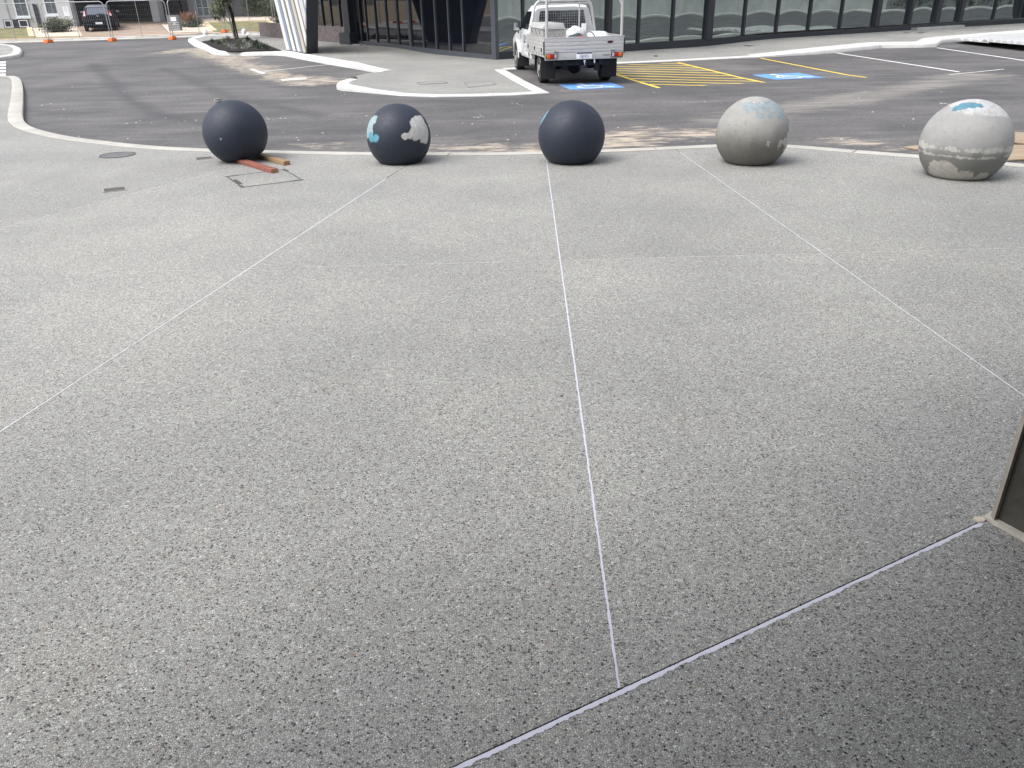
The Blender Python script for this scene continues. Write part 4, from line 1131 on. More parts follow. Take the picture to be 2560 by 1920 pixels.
# ------------------------------------------------------------------ temporary fence
GALV = M('galvanised', (.40, .42, .43), .45, .55, var=.15, scale=3)
ORANGE = M('fence_foot_orange', (.80, .17, .03), .6, var=.12, scale=6)
def fence_panel(W, H=1.80, tilt=0.0):
    t = thing('wire_fence', 'x', 'fence')
    r = .22; g0 = .14
    pts = [(.04, 0, .02), (.04, 0, H - r)] + [(.04 + r - r * math.cos(a), 0, H - r + r * math.sin(a)) for a in [i * math.pi / 12 for i in range(1, 6)]] + [(.04 + r, 0, H), (W - .04 - r, 0, H)]
    pts += [(W - .04 - r + r * math.sin(a), 0, H - r + r * math.cos(a)) for a in [i * math.pi / 12 for i in range(1, 6)]] + [(W - .04, 0, H - r), (W - .04, 0, .02)]
    mb = MB(); mb.tube(pts, .021, 8); mb.tube([(.04, 0, g0), (W - .04, 0, g0)], .014, 6); mb.build('frame', GALV, t, smooth=40)
    mb = MB(); mb.tube([(W / 2, 0, g0), (W / 2, 0, H)], .015, 6); mb.build('middle_post', GALV, t, smooth=40)
    mb = MB(); n = int(W / .10)
    for i in range(1, n): mb.bar((W * i / n, .006, g0), (W * i / n, .006, H), .0026, .0026)
    for i in range(1, 8): mb.bar((.05, .004, g0 + (H - g0) * i / 8), (W - .05, .004, g0 + (H - g0) * i / 8), .0026, .0026)
    mb.build('wire_infill', GALV, t)
    return t
def fence_foot():
    t = thing('ballast_block', 'x', 'fence foot')
    mb = MB(); mb.box((0, 0, .06), (.24, .60, .11), taper=.9); mb.box((0, .17, .135), (.20, .20, .05), taper=.8); mb.box((0, -.17, .135), (.20, .20, .05), taper=.8)
    mb.build('base', ORANGE, t, bevel=.015)
    mb = MB(); mb.box((0, 0, .15), (.07, .10, .08)); mb.build('clamp', GALV, t, bevel=.01)
    return t
fp = [(-40.2, 43.35), (-36.9, 43.4), (-33.3, 43.4), (-29.9, 43.45), tuple(at(-38, 112.5, Rd)[:2]), tuple(at(122, 107, Rd)[:2]), tuple(at(282, 103.3, Rd)[:2]), tuple(at(432, 99.3, Rd)[:2]), (-15.3, 46.9), (-12.95, 48.6), (-10.6, 51.0)]
plab = {4: 'wire fence panel before the two shuttered windows with a white notice', 3: 'wire fence panel at the far left by the lawn', 5: 'wire fence panel passing behind the parked hatchback', 6: 'wire fence panel in front of the garage drive', 7: 'wire fence panel between the letterbox and the young tree', 8: 'wire fence panel on the verge beyond the young tree', 9: 'wire fence panel beside the striped slanted column'}
flab = {4: 'orange fence foot by the left lawn', 5: 'orange fence foot below the round bush', 6: 'orange fence foot below the dark hatchback', 7: 'orange fence foot below the grey letterbox', 8: 'orange fence foot behind the planted kerb tip', 9: 'orange fence foot on the verge by the striped column'}
for i in range(len(fp)):
    a = Vector(fp[i]); z = ground(a.y) if i >= 8 else Rd(a.y)
    f = fence_foot(); f.location = (a.x, a.y, z); f['group'] = 'orange feet of the wire fence'
    f['label'] = flab.get(i, 'orange fence foot further along the street, mirrored in the glass')
    if i + 1 < len(fp):
        b = Vector(fp[i + 1]); d = b - a; o = fence_panel(d.length - .04)
        o.location = (a.x + d.x * .01, a.y + d.y * .01, z + .04); o.rotation_euler = (R_([0, .8, -.5, 1.2, 0, .6, -.4, .9][i % 8]), 0, math.atan2(d.y, d.x)); o['group'] = 'wire fence panels along the street'
        o['label'] = plab.get(i, 'wire fence panel further along the street, mirrored in the glass')
        if i == 5: notice_panel = o
# white notice tied to the fence
pn = onY(165, 28, fp[5][1] - .06)
t = thing('notice_board', 'white notice board with a small grey emblem tied to the wire fence', 'sign', (pn.x, pn.y, pn.z))
WHITEP = M('notice_white', (.80, .80, .82), .5, var=.02); INK = M('notice_ink', (.10, .10, .12), .6)
nw = (onY(174, 40, pn.y).x - onY(160, 40, pn.y).x) / 2; nh = (onY(165, 15.5, pn.y).z - onY(165, 40.5, pn.y).z) / 2
mb = MB(); mb.span((-nw, -.004, -nh), (nw, .004, nh)); mb.build('board', WHITEP, t)
mb = MB()
for x0, z0, x1, z1 in ((-.05, .20, .04, .20), (-.05, .14, .03, .14), (-.05, .20, -.05, .02), (-.05, .08, .02, .08), (.04, .18, .06, .04), (.06, .04, .02, -.02), (.02, -.02, -.03, .0), (-.10, -.26, .12, -.26)):
    mb.bar((x0, -.006, z0), (x1, -.006, z1), .003, .010, up=(0, 0, 1))
mb.build('emblem', M('emblem_grey', (.28, .28, .30), .6), t)

# ------------------------------------------------------------------ letterbox pillar
pl = at(440, 77, ground)
s_ = (Vector((pl.x, pl.y, 0)).length) / 1935 * .93
t = thing('letterbox', 'grey letterbox pillar with white slats beside the driveway', 'letterbox', (pl.x, pl.y, pl.z - .03))
LB = M('letterbox_grey', (.15, .16, .17), .8, var=.15, bmp=.3); hh = onY(432, 36, pl.y).z - pl.z
mb = MB(); mb.span((-.34, -.13, 0), (.34, .13, hh)); mb.build('pillar', LB, t, bevel=.01)
mb = MB(); mb.span((-.18, -.142, hh - .32), (.19, -.131, hh - .10)); mb.build('slot_plate', WHITEP, t)
mb = MB(); mb.span((-.03, -.140, hh - .50), (.10, -.131, hh - .37)); mb.build('number_plate', M('plate_beige', (.55, .52, .45), .6), t)
for k in range(4):
    z = .10 + k * .11; mb = MB(); mb.span((-.28, -.150, z), (.30, -.131, z + .045)); mb.build('slat', M('slat_white', (.50, .51, .52), .6), t)

# ------------------------------------------------------------------ reticulation boxes on the verge
for px, py, lab in ((514, 87, 'white plastic marker box on the dry verge near the letterbox'), (611, 85, 'white plastic marker box on the verge behind the young tree'), (622, 94.5, 'white plastic cap on the path behind the planted bed'), (670, 31, 'white tap cover in front of the dark green shrub')):
    p = at(px, py, ground if py != 94.5 else Rd); mb = MB(); mb.lathe([(.12, 0), (.13, .10), (.11, .2), (.05, .25), (0, .25)], 10)
    o = mb.build('marker_cap', WHITEP, None, smooth=40); o.location = p; tag(o, lab, 'marker')

# ------------------------------------------------------------------ utility truck (x right, y forward, origin under the rear axle)
UW = M('truck_white', (.66, .67, .68), .35, var=.03, scale=2, coat=.5)
ALU = M('tray_alloy', (.47, .47, .48), .5, .12, var=.12, scale=5, stretch=(1, 1, 6))
ALU_L = M('tray_alloy_light', (.48, .48, .47), .45, .3, var=.08, scale=5)
BLK = M('rubber_black', (.018, .018, .02), .75, var=.2, scale=10)
DARK = M('chassis_dark', (.012, .013, .016), .7, var=.3, scale=8)
RIM = M('steel_rim', (.50, .47, .43), .45, .4, var=.2, scale=6)
CARGL = glass_mat('car_glass', (.012, .016, .02), 1.8)
LRED = M('lens_red', (.35, .012, .015), .2, var=.1, ior=1.6); LORG = M('lens_orange', (.62, .13, .02), .2, var=.1, ior=1.6); LCLR = M('lens_clear', (.45, .43, .43), .15, var=.1)
CHROME = M('bright_steel', (.75, .75, .76), .2, .9, var=.05)
ut = thing('utility_truck', 'white single cab utility truck with alloy tray and ladder racks parked in the accessible bay', 'truck', (1.72, 20.0, -.1), R_(8.0))
ut.location = (1.70, 20.15, -.1)
def ring(y, pts):                               # half outline (x, z) from sill to roof, mirrored
    return [(-x, y, z) for x, z in pts] + [(x, y, z) for x, z in reversed(pts)]
cab = MB(); sill = .44
S = [(1.48, [(.78, sill), (.81, .62), (.83, .95), (.82, 1.10), (.70, 1.52), (.62, 1.60), (.3, 1.63)]),
     (1.56, [(.79, sill), (.82, .62), (.84, .95), (.83, 1.10), (.71, 1.56), (.63, 1.655), (.3, 1.69)]),
     (2.30, [(.79, sill), (.82, .62), (.84, .95), (.83, 1.10), (.71, 1.57), (.63, 1.67), (.3, 1.71)]),
     (2.58, [(.79, sill), (.82, .62), (.84, .95), (.83, 1.10), (.70, 1.52), (.62, 1.61), (.3, 1.65)]),
     (3.30, [(.79, sill), (.82, .62), (.84, .90), (.82, 1.06), (.74, 1.09), (.66, 1.12), (.3, 1.14)]),
     (3.80, [(.80, .50), (.83, .62), (.84, .88), (.80, 1.00), (.72, 1.04), (.62, 1.07), (.3, 1.09)]),
     (4.36, [(.78, .46), (.82, .60), (.82, .80), (.78, .90), (.70, .95), (.60, .98), (.3, 1.00)]),
     (4.56, [(.70, .46), (.74, .60), (.74, .76), (.70, .82), (.62, .86), (.52, .88), (.3, .89)])]
cab.loft([ring(y, p) for y, p in S], True); cabo = cab.build('cab_body', UW, ut, smooth=32)
mb = MB()
mb.hexa([(-.63, 1.474, 1.14), (.63, 1.474, 1.14), (.63, 1.52, 1.14), (-.63, 1.52, 1.14), (-.555, 1.467, 1.55), (.555, 1.467, 1.55), (.555, 1.52, 1.55), (-.555, 1.52, 1.55)])
mb.build('rear_window', CARGL, ut, bevel=.01)
for sx in (-1, 1):
    mb = MB()
    P = [(1.72, 1.13, .835), (2.86, 1.13, .835), (2.50, 1.53, .722), (1.76, 1.54, .722)]
    vs = [(sx * (x + .004), y, z) for y, z, x in P] + [(sx * (x - .03), y, z) for y, z, x in P]
    mb.add(vs, [(0, 1, 2, 3), (7, 6, 5, 4), (0, 4, 5, 1), (1, 5, 6, 2), (2, 6, 7, 3), (3, 7, 4, 0)]); mb.build('side_window', CARGL, ut)
    mb = MB(); mb.span((sx * .835, 1.66, .50), (sx * .853, 2.86, 1.095)); d = mb.build('door', UW, ut, bevel=.008)
    mb = MB(); mb.span((sx * .853, 1.74, .93), (sx * .885, 1.90, .965)); mb.build('handle', GALV, d, bevel=.006)
    if sx < 0:
        mb = MB(); mb.span((-.8555, 1.98, .80), (-.8535, 2.28, .98)); mb.build('logo_panel', M('logo_navy', (.02, .035, .08), .5), d)
        mb = MB()
        for a, b in (((2.20, .83), (2.15, .95)), ((2.15, .95), (2.10, .83)), ((2.07, .83), (2.07, .95)), ((2.07, .95), (2.01, .92)), ((2.01, .92), (2.07, .89)), ((2.07, .89), (2.01, .84))):
            mb.bar((-.8562, a[0], a[1]), (-.8562, b[0], b[1]), .002, .022, up=(1, 0, 0))
        for k in range(7): mb.span((-.8562, 2.30 - k * .05, .705), (-.8548, 2.27 - k * .05, .728))
        for k in range(10): mb.span((-.8562, 2.32 - k * .042, .615), (-.8548, 2.29 - k * .042, .632))
        mb.build('lettering', M('lettering_grey', (.35, .42, .50), .5), d)
    mb = MB(); mb.box((sx * .985, 2.72, 1.17), (.19, .10, .24)); mr_ = mb.build('mirror', BLK, ut, bevel=.03)
    mb = MB(); mb.box((sx * .985, 2.665, 1.175), (.15, .008, .19)); mb.build('mirror_glass', M('mirror_silver', (.55, .58, .62), .06, .9), mr_)
    mb = MB(); mb.bar((sx * .84, 2.74, 1.11), (sx * .92, 2.73, 1.14), .05, .06); mb.build('mirror_arm', BLK, mr_)
    mb = MB(); mb.span((sx * .842, 3.16, .99), (sx * .856, 3.28, 1.04)); mb.build('side_vent', BLK, ut)
    # front wheel arch: flare and dark well
    fa = [i * math.pi / 14 for i in range(0, 15)]
    mb = MB(); mb.loft([[(sx * x, 3.58 + r * math.cos(a), .37 + r * math.sin(a)) for r, x in ((.405, .80), (.47, .80), (.47, .868), (.405, .875))] for a in fa], True); mb.build('wheel_arch', UW, ut, smooth=40)
    mb = MB(); mb.loft([[(sx * .70, 3.58 + .404 * math.cos(a), .37 + .404 * math.sin(a)) for a in fa], [(sx * .846, 3.58 + .404 * math.cos(a), .37 + .404 * math.sin(a)) for a in fa]], True); mb.build('wheel_well', DARK, ut)
def wheel(x, y, w, sx, R=.345):
    mb = MB(); prof = [(R * .62, -w / 2 + .01), (R * .80, -w / 2), (R * .95, -w / 2 + .012), (R, -w / 2 + .04), (R, w / 2 - .04), (R * .95, w / 2 - .012), (R * .80, w / 2), (R * .62, w / 2 - .01)]
    mb.lathe(prof, 32, 'x'); ty = mb.build('wheel', BLK, ut, smooth=35); ty.location = (x, y, R)
    s = sx
    mb = MB(); mb.lathe([(R * .63, s * (w / 2 - .02)), (R * .60, s * (w / 2 - .004)), (R * .54, s * (w / 2 - .03)), (R * .36, s * (w / 2 - .012)), (R * .22, s * (w / 2 - .03)), (R * .20, s * (w / 2 + .0)), (0.001, s * (w / 2 + .002))], 28, 'x'); rm_ = mb.build('rim', RIM, ty, smooth=35)
    mb = MB()
    for k in range(8):
        a = k * math.pi / 4; mb.lathe([(.028, s * (w / 2 - .022)), (.028, s * (w / 2 - .012)), (.001, s * (w / 2 - .012))], 8, 'x', (0, R * .45 * math.cos(a), R * .45 * math.sin(a)))
    mb.build('rim_hole', DARK, ty)
for sx in (-1, 1):
    wheel(sx * .755, 0, .235, sx); wheel(sx * .765, 3.58, .225, sx)
    mb = MB(); mb.loft([[(sx * x, .455 * math.cos(a), .345 + .455 * math.sin(a)) for x in (.60, .90)] + [(sx * x, .43 * math.cos(a), .345 + .43 * math.sin(a)) for x in (.90, .60)] for a in [i * math.pi / 12 - .15 for i in range(0, 14)]][:9], True); mb.build('mudguard', DARK, ut, smooth=40)
    mb = MB(); mb.span((sx * .56, -.475, .12), (sx * .92, -.460, .66)); mb.build('mudflap', BLK, ut)
    mb = MB(); mb.span((sx * .58, 3.06, .16), (sx * .86, 3.072, .52)); mb.build('mudflap', BLK, ut)
    mb = MB(); mb.bar((sx * .42, -.9, .52), (sx * .42, 3.4, .50), .09, .13); mb.build('chassis_rail', DARK, ut)
mb = MB(); mb.tube([(-.7, 0, .345), (.7, 0, .345)], .06, 10); mb.lathe([(.0, -.16), (.15, -.08), (.17, 0), (.15, .08), (0, .16)], 14, 'y', (0, 0, .345)); mb.build('rear_axle', DARK, ut, smooth=40)
mb = MB(); mb.lathe([(.20, 0), (.33, .01), (.35, .07), (.33, .16), (.2, .18)], 24, 'z', (0, -.62 + .1, .42)); mb.build('spare_wheel', BLK, ut, smooth=40)
mb = MB(); mb.span((-.66, -.82, .42), (.66, -.70, .52)); mb.span((-.07, -.99, .36), (.07, -.70, .43)); tb = mb.build('tow_bar', DARK, ut, bevel=.01)
mb = MB(); mb.lathe([(.012, .0), (.014, .05), (.025, .06), (.033, .085), (.025, .112), (.001, .118)], 14, 'z', (0.02, -.96, .43)); mb.build('tow_ball', CHROME, tb, smooth=50)
mb = MB(); mb.span((.30, -.80, .30), (.42, -.68, .42)); mb.span((-.40, -.60, .30), (-.28, .2, .42)); mb.build('exhaust', DARK, ut, bevel=.02)
mb = MB(); mb.span((.235, -.985, .48), (.262, -.975, .59)); mb.build('trailer_plug', WHITEP, ut)
# tray
TW, T0, T1, TF, TT = .915, -1.0, 1.42, .725, 1.015
mb = MB(); mb.span((-TW + .02, T0 + .02, TF - .07), (TW - .02, T1, TF)); mb.build('tray_floor', ALU, ut)
def board_side(name, a, b, axis, x, zs, mat, n=(0, 0)):
    k = 0
    for z0, z1 in zs:
        mb = MB()
        if axis == 'y': mb.span((x - .014, a, z0 + .0025), (x + .014, b, z1 - .0025))
        else: mb.span((a, x - .014, z0 + .0025), (b, x + .014, z1 - .0025))
        mb.build(name, mat, ut, bevel=.004); k += 1
rows = [(TF - .01, TF + .045), (TF + .045, TF + .125), (TF + .125, TF + .205), (TF + .205, TT)]
board_side('tailgate_plank', -TW, TW, 'x', T0, rows, ALU)
board_side('side_plank', T0 + .02, T1, 'y', -TW, rows, ALU_L); board_side('side_plank', T0 + .02, T1, 'y', TW, rows, ALU_L)
mb = MB(); mb.span((-TW - .018, T0 - .02, TT), (TW + .018, T0 + .02, TT + .018)); mb.build('top_rail', ALU, ut, bevel=.005)
for sx in (-1, 1):
    mb = MB(); mb.span((sx * TW - .02, T0 + .03, TT), (sx * TW + .02, T1, TT + .018)); mb.build('top_rail', ALU_L, ut, bevel=.005)
    mb = MB(); mb.span((sx * (TW + .016), T0 - .005, TF - .05), (sx * (TW + .032), T0 + .035, TT - .06)); mb.build('corner_hinge', DARK, ut)
    mb = MB(); mb.span((sx * .66 - .05, T0 - .045, TF + .005), (sx * .66 + .05, T0 - .016, TF + .04)); mb.build('latch', CHROME, ut, bevel=.006)
    mb = MB(); mb.span((sx * TW - .016, T0 + .02, TF - .10), (sx * TW + .016, T1, TF - .012)); sr = mb.build('side_rail', ALU_L, ut)
    hm = MB()
    for k in range(10): hm.lathe([(.022, sx * .0), (.022, sx * .0185), (.001, sx * .0185)], 10, 'x', (sx * TW, T0 + .16 + k * .2, TF - .055))
    hm.build('tie_hole', DARK, sr)
    for yy in (-.7, .2, 1.1):
        mb = MB(); mb.span((sx * (TW + .014), yy, TF + .0), (sx * (TW + .034), yy + .035, TF + .085)); mb.build('side_latch', DARK, ut, bevel=.005)
mb = MB(); mb.span((-TW, T0 - .01, TF - .165), (TW, T0 + .03, TF - .012)); mb.build('lamp_bar', ALU_L, ut, bevel=.006)
for sx in (-1, 1):
    xc = sx * .765
    mb = MB(); mb.span((xc - .135, T0 - .030, TF - .135), (xc + .135, T0 - .0101, TF - .03)); lamp = mb.build('tail_lamp', BLK, ut, bevel=.006)
    seq = [LORG, LRED, LCLR] if sx < 0 else [LCLR, LRED, LORG]; wds = [.085, .085, .05] if sx < 0 else [.05, .085, .085]; x = xc - .12
    for m_, w_ in zip(seq, wds):
        mb = MB(); mb.span((x, T0 - .040, TF - .125), (x + w_, T0 - .0305, TF - .04)); mb.build('lens', m_, lamp, bevel=.004); x += w_ + .008
mb = MB(); mb.span((-.19, T0 - .02, TF - .150), (.18, T0 - .0101, TF - .012)); npl = mb.build('number_plate', WHITEP, ut, bevel=.003)
NAVY = M('plate_navy', (.015, .025, .09), .5)
mb = MB(); mb.span((-.185, T0 - .0225, TF - .045), (.175, T0 - .0202, TF - .016)); mb.build('plate_band', NAVY, npl)
vs, fs = text_mb('1EJI·831', .088); mb = MB(); mb.add([(x * .80 - .005, T0 - .0212 - z, TF - .098 + y * 1.05) for x, y, z in vs], fs); mb.build('plate_lettering', NAVY, npl)
mb = MB(); k = 16; mb.add([(.60 + .072 * math.cos(a), T0 - .0165, TF + .185 + .028 * math.sin(a)) for a in [i * 2 * math.pi / k for i in range(k)]] + [(.60 + .072 * math.cos(a), T0 - .0135, TF + .185 + .028 * math.sin(a)) for a in [i * 2 * math.pi / k for i in range(k)]], [tuple(range(k)), tuple(reversed(range(k, 2 * k)))] + [(i, (i + 1) % k, k + (i + 1) % k, k + i) for i in range(k)])
mb.build('oval_badge', M('badge_maroon', (.06, .012, .015), .5), ut)
mb = MB()
for i, (w_, h_) in enumerate(((.014, .03), (.016, .022), (.012, .030), (.02, .018), (.012, .034), (.016, .024), (.018, .03))): mb.span((.44 + i * .021, T0 - .0118, TF - .10), (.44 + i * .021 + w_, T0 - .0103, TF - .10 + h_))
mb.build('sticker_lettering', INK, ut)
# headboard: hoop, mesh and louvred panel
def hoop(y, hw0, hw1, z0, z1, r):
    p = [(-hw0, y, z0)]
    k = (hw0 - hw1) / (z1 - z0)
    p += [(-(hw1) + -0.0 - k * r, y, z1 - r)] + [(-(hw1) + r - r * math.cos(a) , y, z1 - r + r * math.sin(a)) for a in [i * math.pi / 10 for i in range(1, 5)]] + [(-hw1 + r, y, z1)]
    return p + [(-x, yy, z) for x, yy, z in reversed(p)]
HOOP = M('hoop_alloy', (.52, .52, .52), .4, .35, var=.06)
mb = MB(); mb.tube(hoop(1.36, .89, .70, TF, 1.77, .14), .032, 10); mb.tube([(-.73, 1.36, 1.70), (.73, 1.36, 1.70)], .02, 8)
mb.tube([(-.40, 1.36, TF), (-.40, 1.36, 1.70)], .022, 8); mb.tube([(.42, 1.36, TF), (.42, 1.36, 1.70)], .022, 8); mb.build('front_rack', HOOP, ut, smooth=40)
mb = MB(); mb.tube(hoop(T0 + .03, .87, .86, TT + .01, 2.02, .22), .032, 10)
for sx in (-1, 1): mb.tube([(sx * .86, T0 + .05, 1.66), (sx * .66, T0 + .05, 2.0)], .020, 8)
mb.build('rear_rack', HOOP, ut, smooth=40)
mb = MB()
for sx in (-1, 1): mb.tube([(sx * .62, T0 + .03, 2.02), (sx * .60, 1.36, 1.80)], .022, 8)
mb.build('rack_rail', HOOP, ut, smooth=40)
mb = MB()
for i in range(23): x = -.66 + 1.32 * i / 22; mb.bar((x, 1.385, 1.13), (x, 1.385, 1.60), .005, .005)
for i in range(9): z = 1.13 + .47 * i / 8; mb.bar((-.66, 1.385, z), (.66, 1.385, z), .005, .005)
mb.build('window_guard', M('guard_grey', (.34, .36, .38), .5, .3), ut)
mb = MB(); mb.span((-.80, 1.39, TF), (.80, 1.42, 1.12))
for i in range(19): x = -.72 + i * .08; mb.span((x, 1.378, .98), (x + .05, 1.389, 1.10))
mb.build('headboard', ALU_L, ut)
mb = MB(); mb.span((.475, 1.350, .99), (.60, 1.358, 1.24)); mb.build('rack_notice', WHITEP, ut)
# things carried on the tray
def on_tray(x, y, z): return ut.location + Matrix.Rotation(ut.rotation_euler.z, 3, 'Z') @ Vector((x, y, z))
CHK = M('checker_plate', (.42, .41, .39), .5, .4, var=.4, scale=40, bmp=.5, bscale=70)
tx = thing('tool_box', 'chequer plate alloy tool box along the left side of the tray', 'tool box', on_tray(-.60, .30, TF), ut.rotation_euler.z)
mb = MB(); mb.span((-.25, -.72, .0), (.25, .95, .47)); mb.build('box', CHK, tx, bevel=.006)
mb = MB(); mb.hexa([(-.285, -.74, .475), (.27, -.74, .475), (.27, .97, .475), (-.285, .97, .475), (-.19, -.72, .58), (.24, -.72, .58), (.24, .95, .58), (-.19, .95, .58)]); lid = mb.build('lid', ALU_L, tx, bevel=.008)
mb = MB(); mb.span((-.27, -.745, .462), (.27, -.725, .482)); mb.build('lid_edge', ALU, tx)
for yy in (-.45, .0, .55):
    mb = MB(); mb.span((-.262, yy, .33), (-.248, yy + .16, .45)); la = mb.build('lock_plate', ALU, tx, bevel=.004)
    mb = MB(); mb.bar((-.268, yy + .03, .36), (-.268, yy + .12, .43), .012, .02); mb.build('lever', DARK, la)
def sack(name, loc, size, seed, mat, label, cat):
    bm = bmesh.new(); bmesh.ops.create_icosphere(bm, subdivisions=4, radius=1.0); me = bpy.data.meshes.new(name)
    for v in bm.verts:
        p = v.co.copy(); q = p * 1.5 + Vector((seed, seed * 2, 0))
        k = 1 + .16 * mnoise.noise(q) + .10 * abs(mnoise.noise(q * 2.3)) + .035 * mnoise.noise(q * 6)
        z = max(-.62, p.z)
        v.co = (p.x * k * size[0], p.y * k * size[1], (z * k + .62) * size[2])
        if v.co.z < 0: v.co.z = 0
    bm.to_mesh(me); bm.free(); me.materials.append(mat)
    for p in me.polygons: p.use_smooth = True
    o = bpy.data.objects.new(name, me); COL.objects.link(o); o.location = loc; o.rotation_euler = (0, 0, ut.rotation_euler.z); tag(o, label, cat); return o
BAGW = M('bag_white', (.56, .56, .58), .5, var=.05, scale=5, bmp=.3, bscale=14, bdist=.02)
sack('white_bag', on_tray(-.06, -.42, TF + .12), (.25, .24, .245), 1.3, BAGW, 'white plastic bag heaped next to the tool box', 'bag')
sack('white_bag', on_tray(.44, -.40, TF), (.34, .30, .25), 4.7, BAGW, 'low white plastic bag behind the oval badge of the tailgate', 'bag')
sack('dark_bag', on_tray(-.12, -.66, TF), (.22, .20, .22), 7.1, M('bag_teal', (.03, .05, .055), .6, bmp=.3, bscale=14), 'dark green bag underneath the white bag on the tray', 'bag')
sack('red_tarp', on_tray(-.02, -.80, TF + .05), (.17, .10, .165), 2.9, M('tarp_red', (.38, .015, .03), .5, bmp=.3, bscale=14), 'bundled red cover at the tailgate of the truck', 'cover')
mb = MB(); mb.tube([on_tray(.16 + .13 * math.cos(a), -.80, TT - .05 + .16 * math.sin(a)) for a in [i * math.pi / 14 - .1 for i in range(16)]], .013, 8)
o = mb.build('grey_hose', M('hose_grey', (.20, .24, .28), .5), None, smooth=40, origin=on_tray(.16, -.8, TF)); tag(o, 'looped grey hose between the two white bags', 'hose')

# ------------------------------------------------------------------ hatchback in the drive (rear bumper at y = 0, forward = +y)
CARP = M('car_paint', (.008, .010, .015), .5, var=.08, coat=.0, ior=1.22)
CARR = M('car_roof', (.16, .175, .21), .3, var=.06, coat=.2)
cp = at(253, 79.5, ground)
car = thing('hatchback', 'dark blue black hatchback parked in the driveway before the garage', 'car', (cp.x, cp.y, cp.z), R_(-2))
car.rotation_euler = (R_(2.9), 0, R_(21)); car.scale = (.97, .97, .90)
S = [(-.02, [(.72, .30), (.80, .42), (.80, .52), (.76, .58), (.5, .60)]), (.03, [(.74, .26), (.85, .42), (.86, .58), (.82, .64), (.5, .66)]), (.08, [(.76, .24), (.87, .42), (.88, .66), (.82, .80), (.55, .84)]),
     (.20, [(.77, .22), (.88, .42), (.88, .72), (.80, .96), (.58, 1.00)]), (.42, [(.78, .20), (.88, .42), (.885, .76), (.72, 1.24), (.56, 1.30)]), (.60, [(.78, .19), (.88, .42), (.885, .80), (.66, 1.38), (.54, 1.45)]),
     (1.1, [(.78, .19), (.88, .42), (.885, .84), (.66, 1.40), (.54, 1.48)]), (2.0, [(.78, .19), (.88, .42), (.885, .86), (.65, 1.38), (.52, 1.46)]), (2.55, [(.78, .19), (.88, .42), (.885, .86), (.66, 1.28), (.54, 1.33)]),
     (3.15, [(.78, .19), (.88, .42), (.87, .84), (.78, .94), (.6, .97)]), (3.9, [(.77, .20), (.86, .42), (.84, .70), (.72, .80), (.5, .83)]), (4.2, [(.66, .24), (.72, .42), (.70, .58), (.6, .64), (.4, .66)])]
mb = MB(); mb.loft([ring(y, p) for y, p in S], True); mb.build('body', CARP, car, smooth=35)
mb = MB(); mb.loft([[(-.60, y, z - .05), (-.50, y, z + .012), (.50, y, z + .012), (.60, y, z - .05)] for y, z in ((.50, 1.41), (.62, 1.46), (1.1, 1.487), (2.0, 1.467), (2.5, 1.35))], True); rf = mb.build('roof', CARR, car, smooth=40)
mb = MB(); mb.bar((0, .62, 1.47), (0, .50, 1.58), .012, .012); mb.build('aerial', BLK, rf)
q = lambda x0, x1, y0, z0, y1, z1: [(-x0, y0, z0), (x0, y0, z0), (x0, y0 + .04, z0), (-x0, y0 + .04, z0), (-x1, y1, z1), (x1, y1, z1), (x1, y1 + .04, z1), (-x1, y1 + .04, z1)]
mb = MB(); mb.hexa(q(.58, .50, .178, 1.0, .46, 1.37)); mb.build('rear_window', M('hatch_glass', (.11, .125, .16), .2, var=.1, ior=1.5), car)
mb = MB(); mb.bar((-.02, .17, 1.035), (.34, .19, 1.05), .015, .018); mb.build('wiper', BLK, car)
for sx in (-1, 1):
    mb = MB(); mb.hexa([(sx * .60, .155, .86), (sx * .865, .19, .80), (sx * .875, .33, .80), (sx * .7, .33, .86), (sx * .635, .26, 1.16), (sx * .70, .33, 1.20), (sx * .72, .45, 1.20), (sx * .66, .40, 1.16)]); l = mb.build('tail_light', M('tail_red', (.50, .03, .035), .15, var=.1, ior=1.6), car, bevel=.01)
    mb = MB(); mb.hexa([(sx * .655, .150, .93), (sx * .80, .165, .90), (sx * .80, .2, .90), (sx * .68, .2, .93), (sx * .650, .225, 1.08), (sx * .72, .235, 1.06), (sx * .72, .26, 1.06), (sx * .66, .26, 1.08)]); mb.build('clear_lens', M('lens_pink', (.75, .50, .50), .15), l)
    mb = MB(); mb.box((sx * 1.0, 2.6, 1.0), (.2, .12, .14)); mb.build('mirror', CARR, car, bevel=.03)
    mb = MB(); P = [(.75, .92, .845), (2.75, .92, .86), (2.35, 1.32, .69), (.85, 1.34, .69)]
    vs = [(sx * (x + .003), y, z) for y, z, x in P] + [(sx * (x - .05), y, z) for y, z, x in P]
    mb.add(vs, [(0, 1, 2, 3), (7, 6, 5, 4), (0, 4, 5, 1), (1, 5, 6, 2), (2, 6, 7, 3), (3, 7, 4, 0)]); mb.build('side_window', CARGL, car)
    for y in (.78, 3.4):
        mb = MB(); mb.lathe([(.19, -.09), (.30, -.095), (.31, -.06), (.31, .06), (.30, .095), (.19, .09)], 22, 'x'); wh = mb.build('wheel', BLK, car, smooth=35); wh.location = (sx * .80, y, .31)
        mb = MB(); mb.lathe([(.2, sx * .07), (.19, sx * .092), (.06, sx * .075), (.001, sx * .08)], 18, 'x'); mb.build('rim', RIM, wh, smooth=35)
mb = MB(); mb.span((-.19, -.034, .50 - .05), (.19, -.022, .50 + .07)); mb.build('number_plate', WHITEP, car)
mb = MB(); mb.box((0, .125, .90), (.11, .02, .06)); mb.build('badge', CHROME, car, bevel=.01)
mb = MB(); mb.lathe([(.03, 0), (.03, .1), (.001, .1)], 10, 'y', (-.55, -.03, .25)); mb.build('exhaust', CHROME, car)

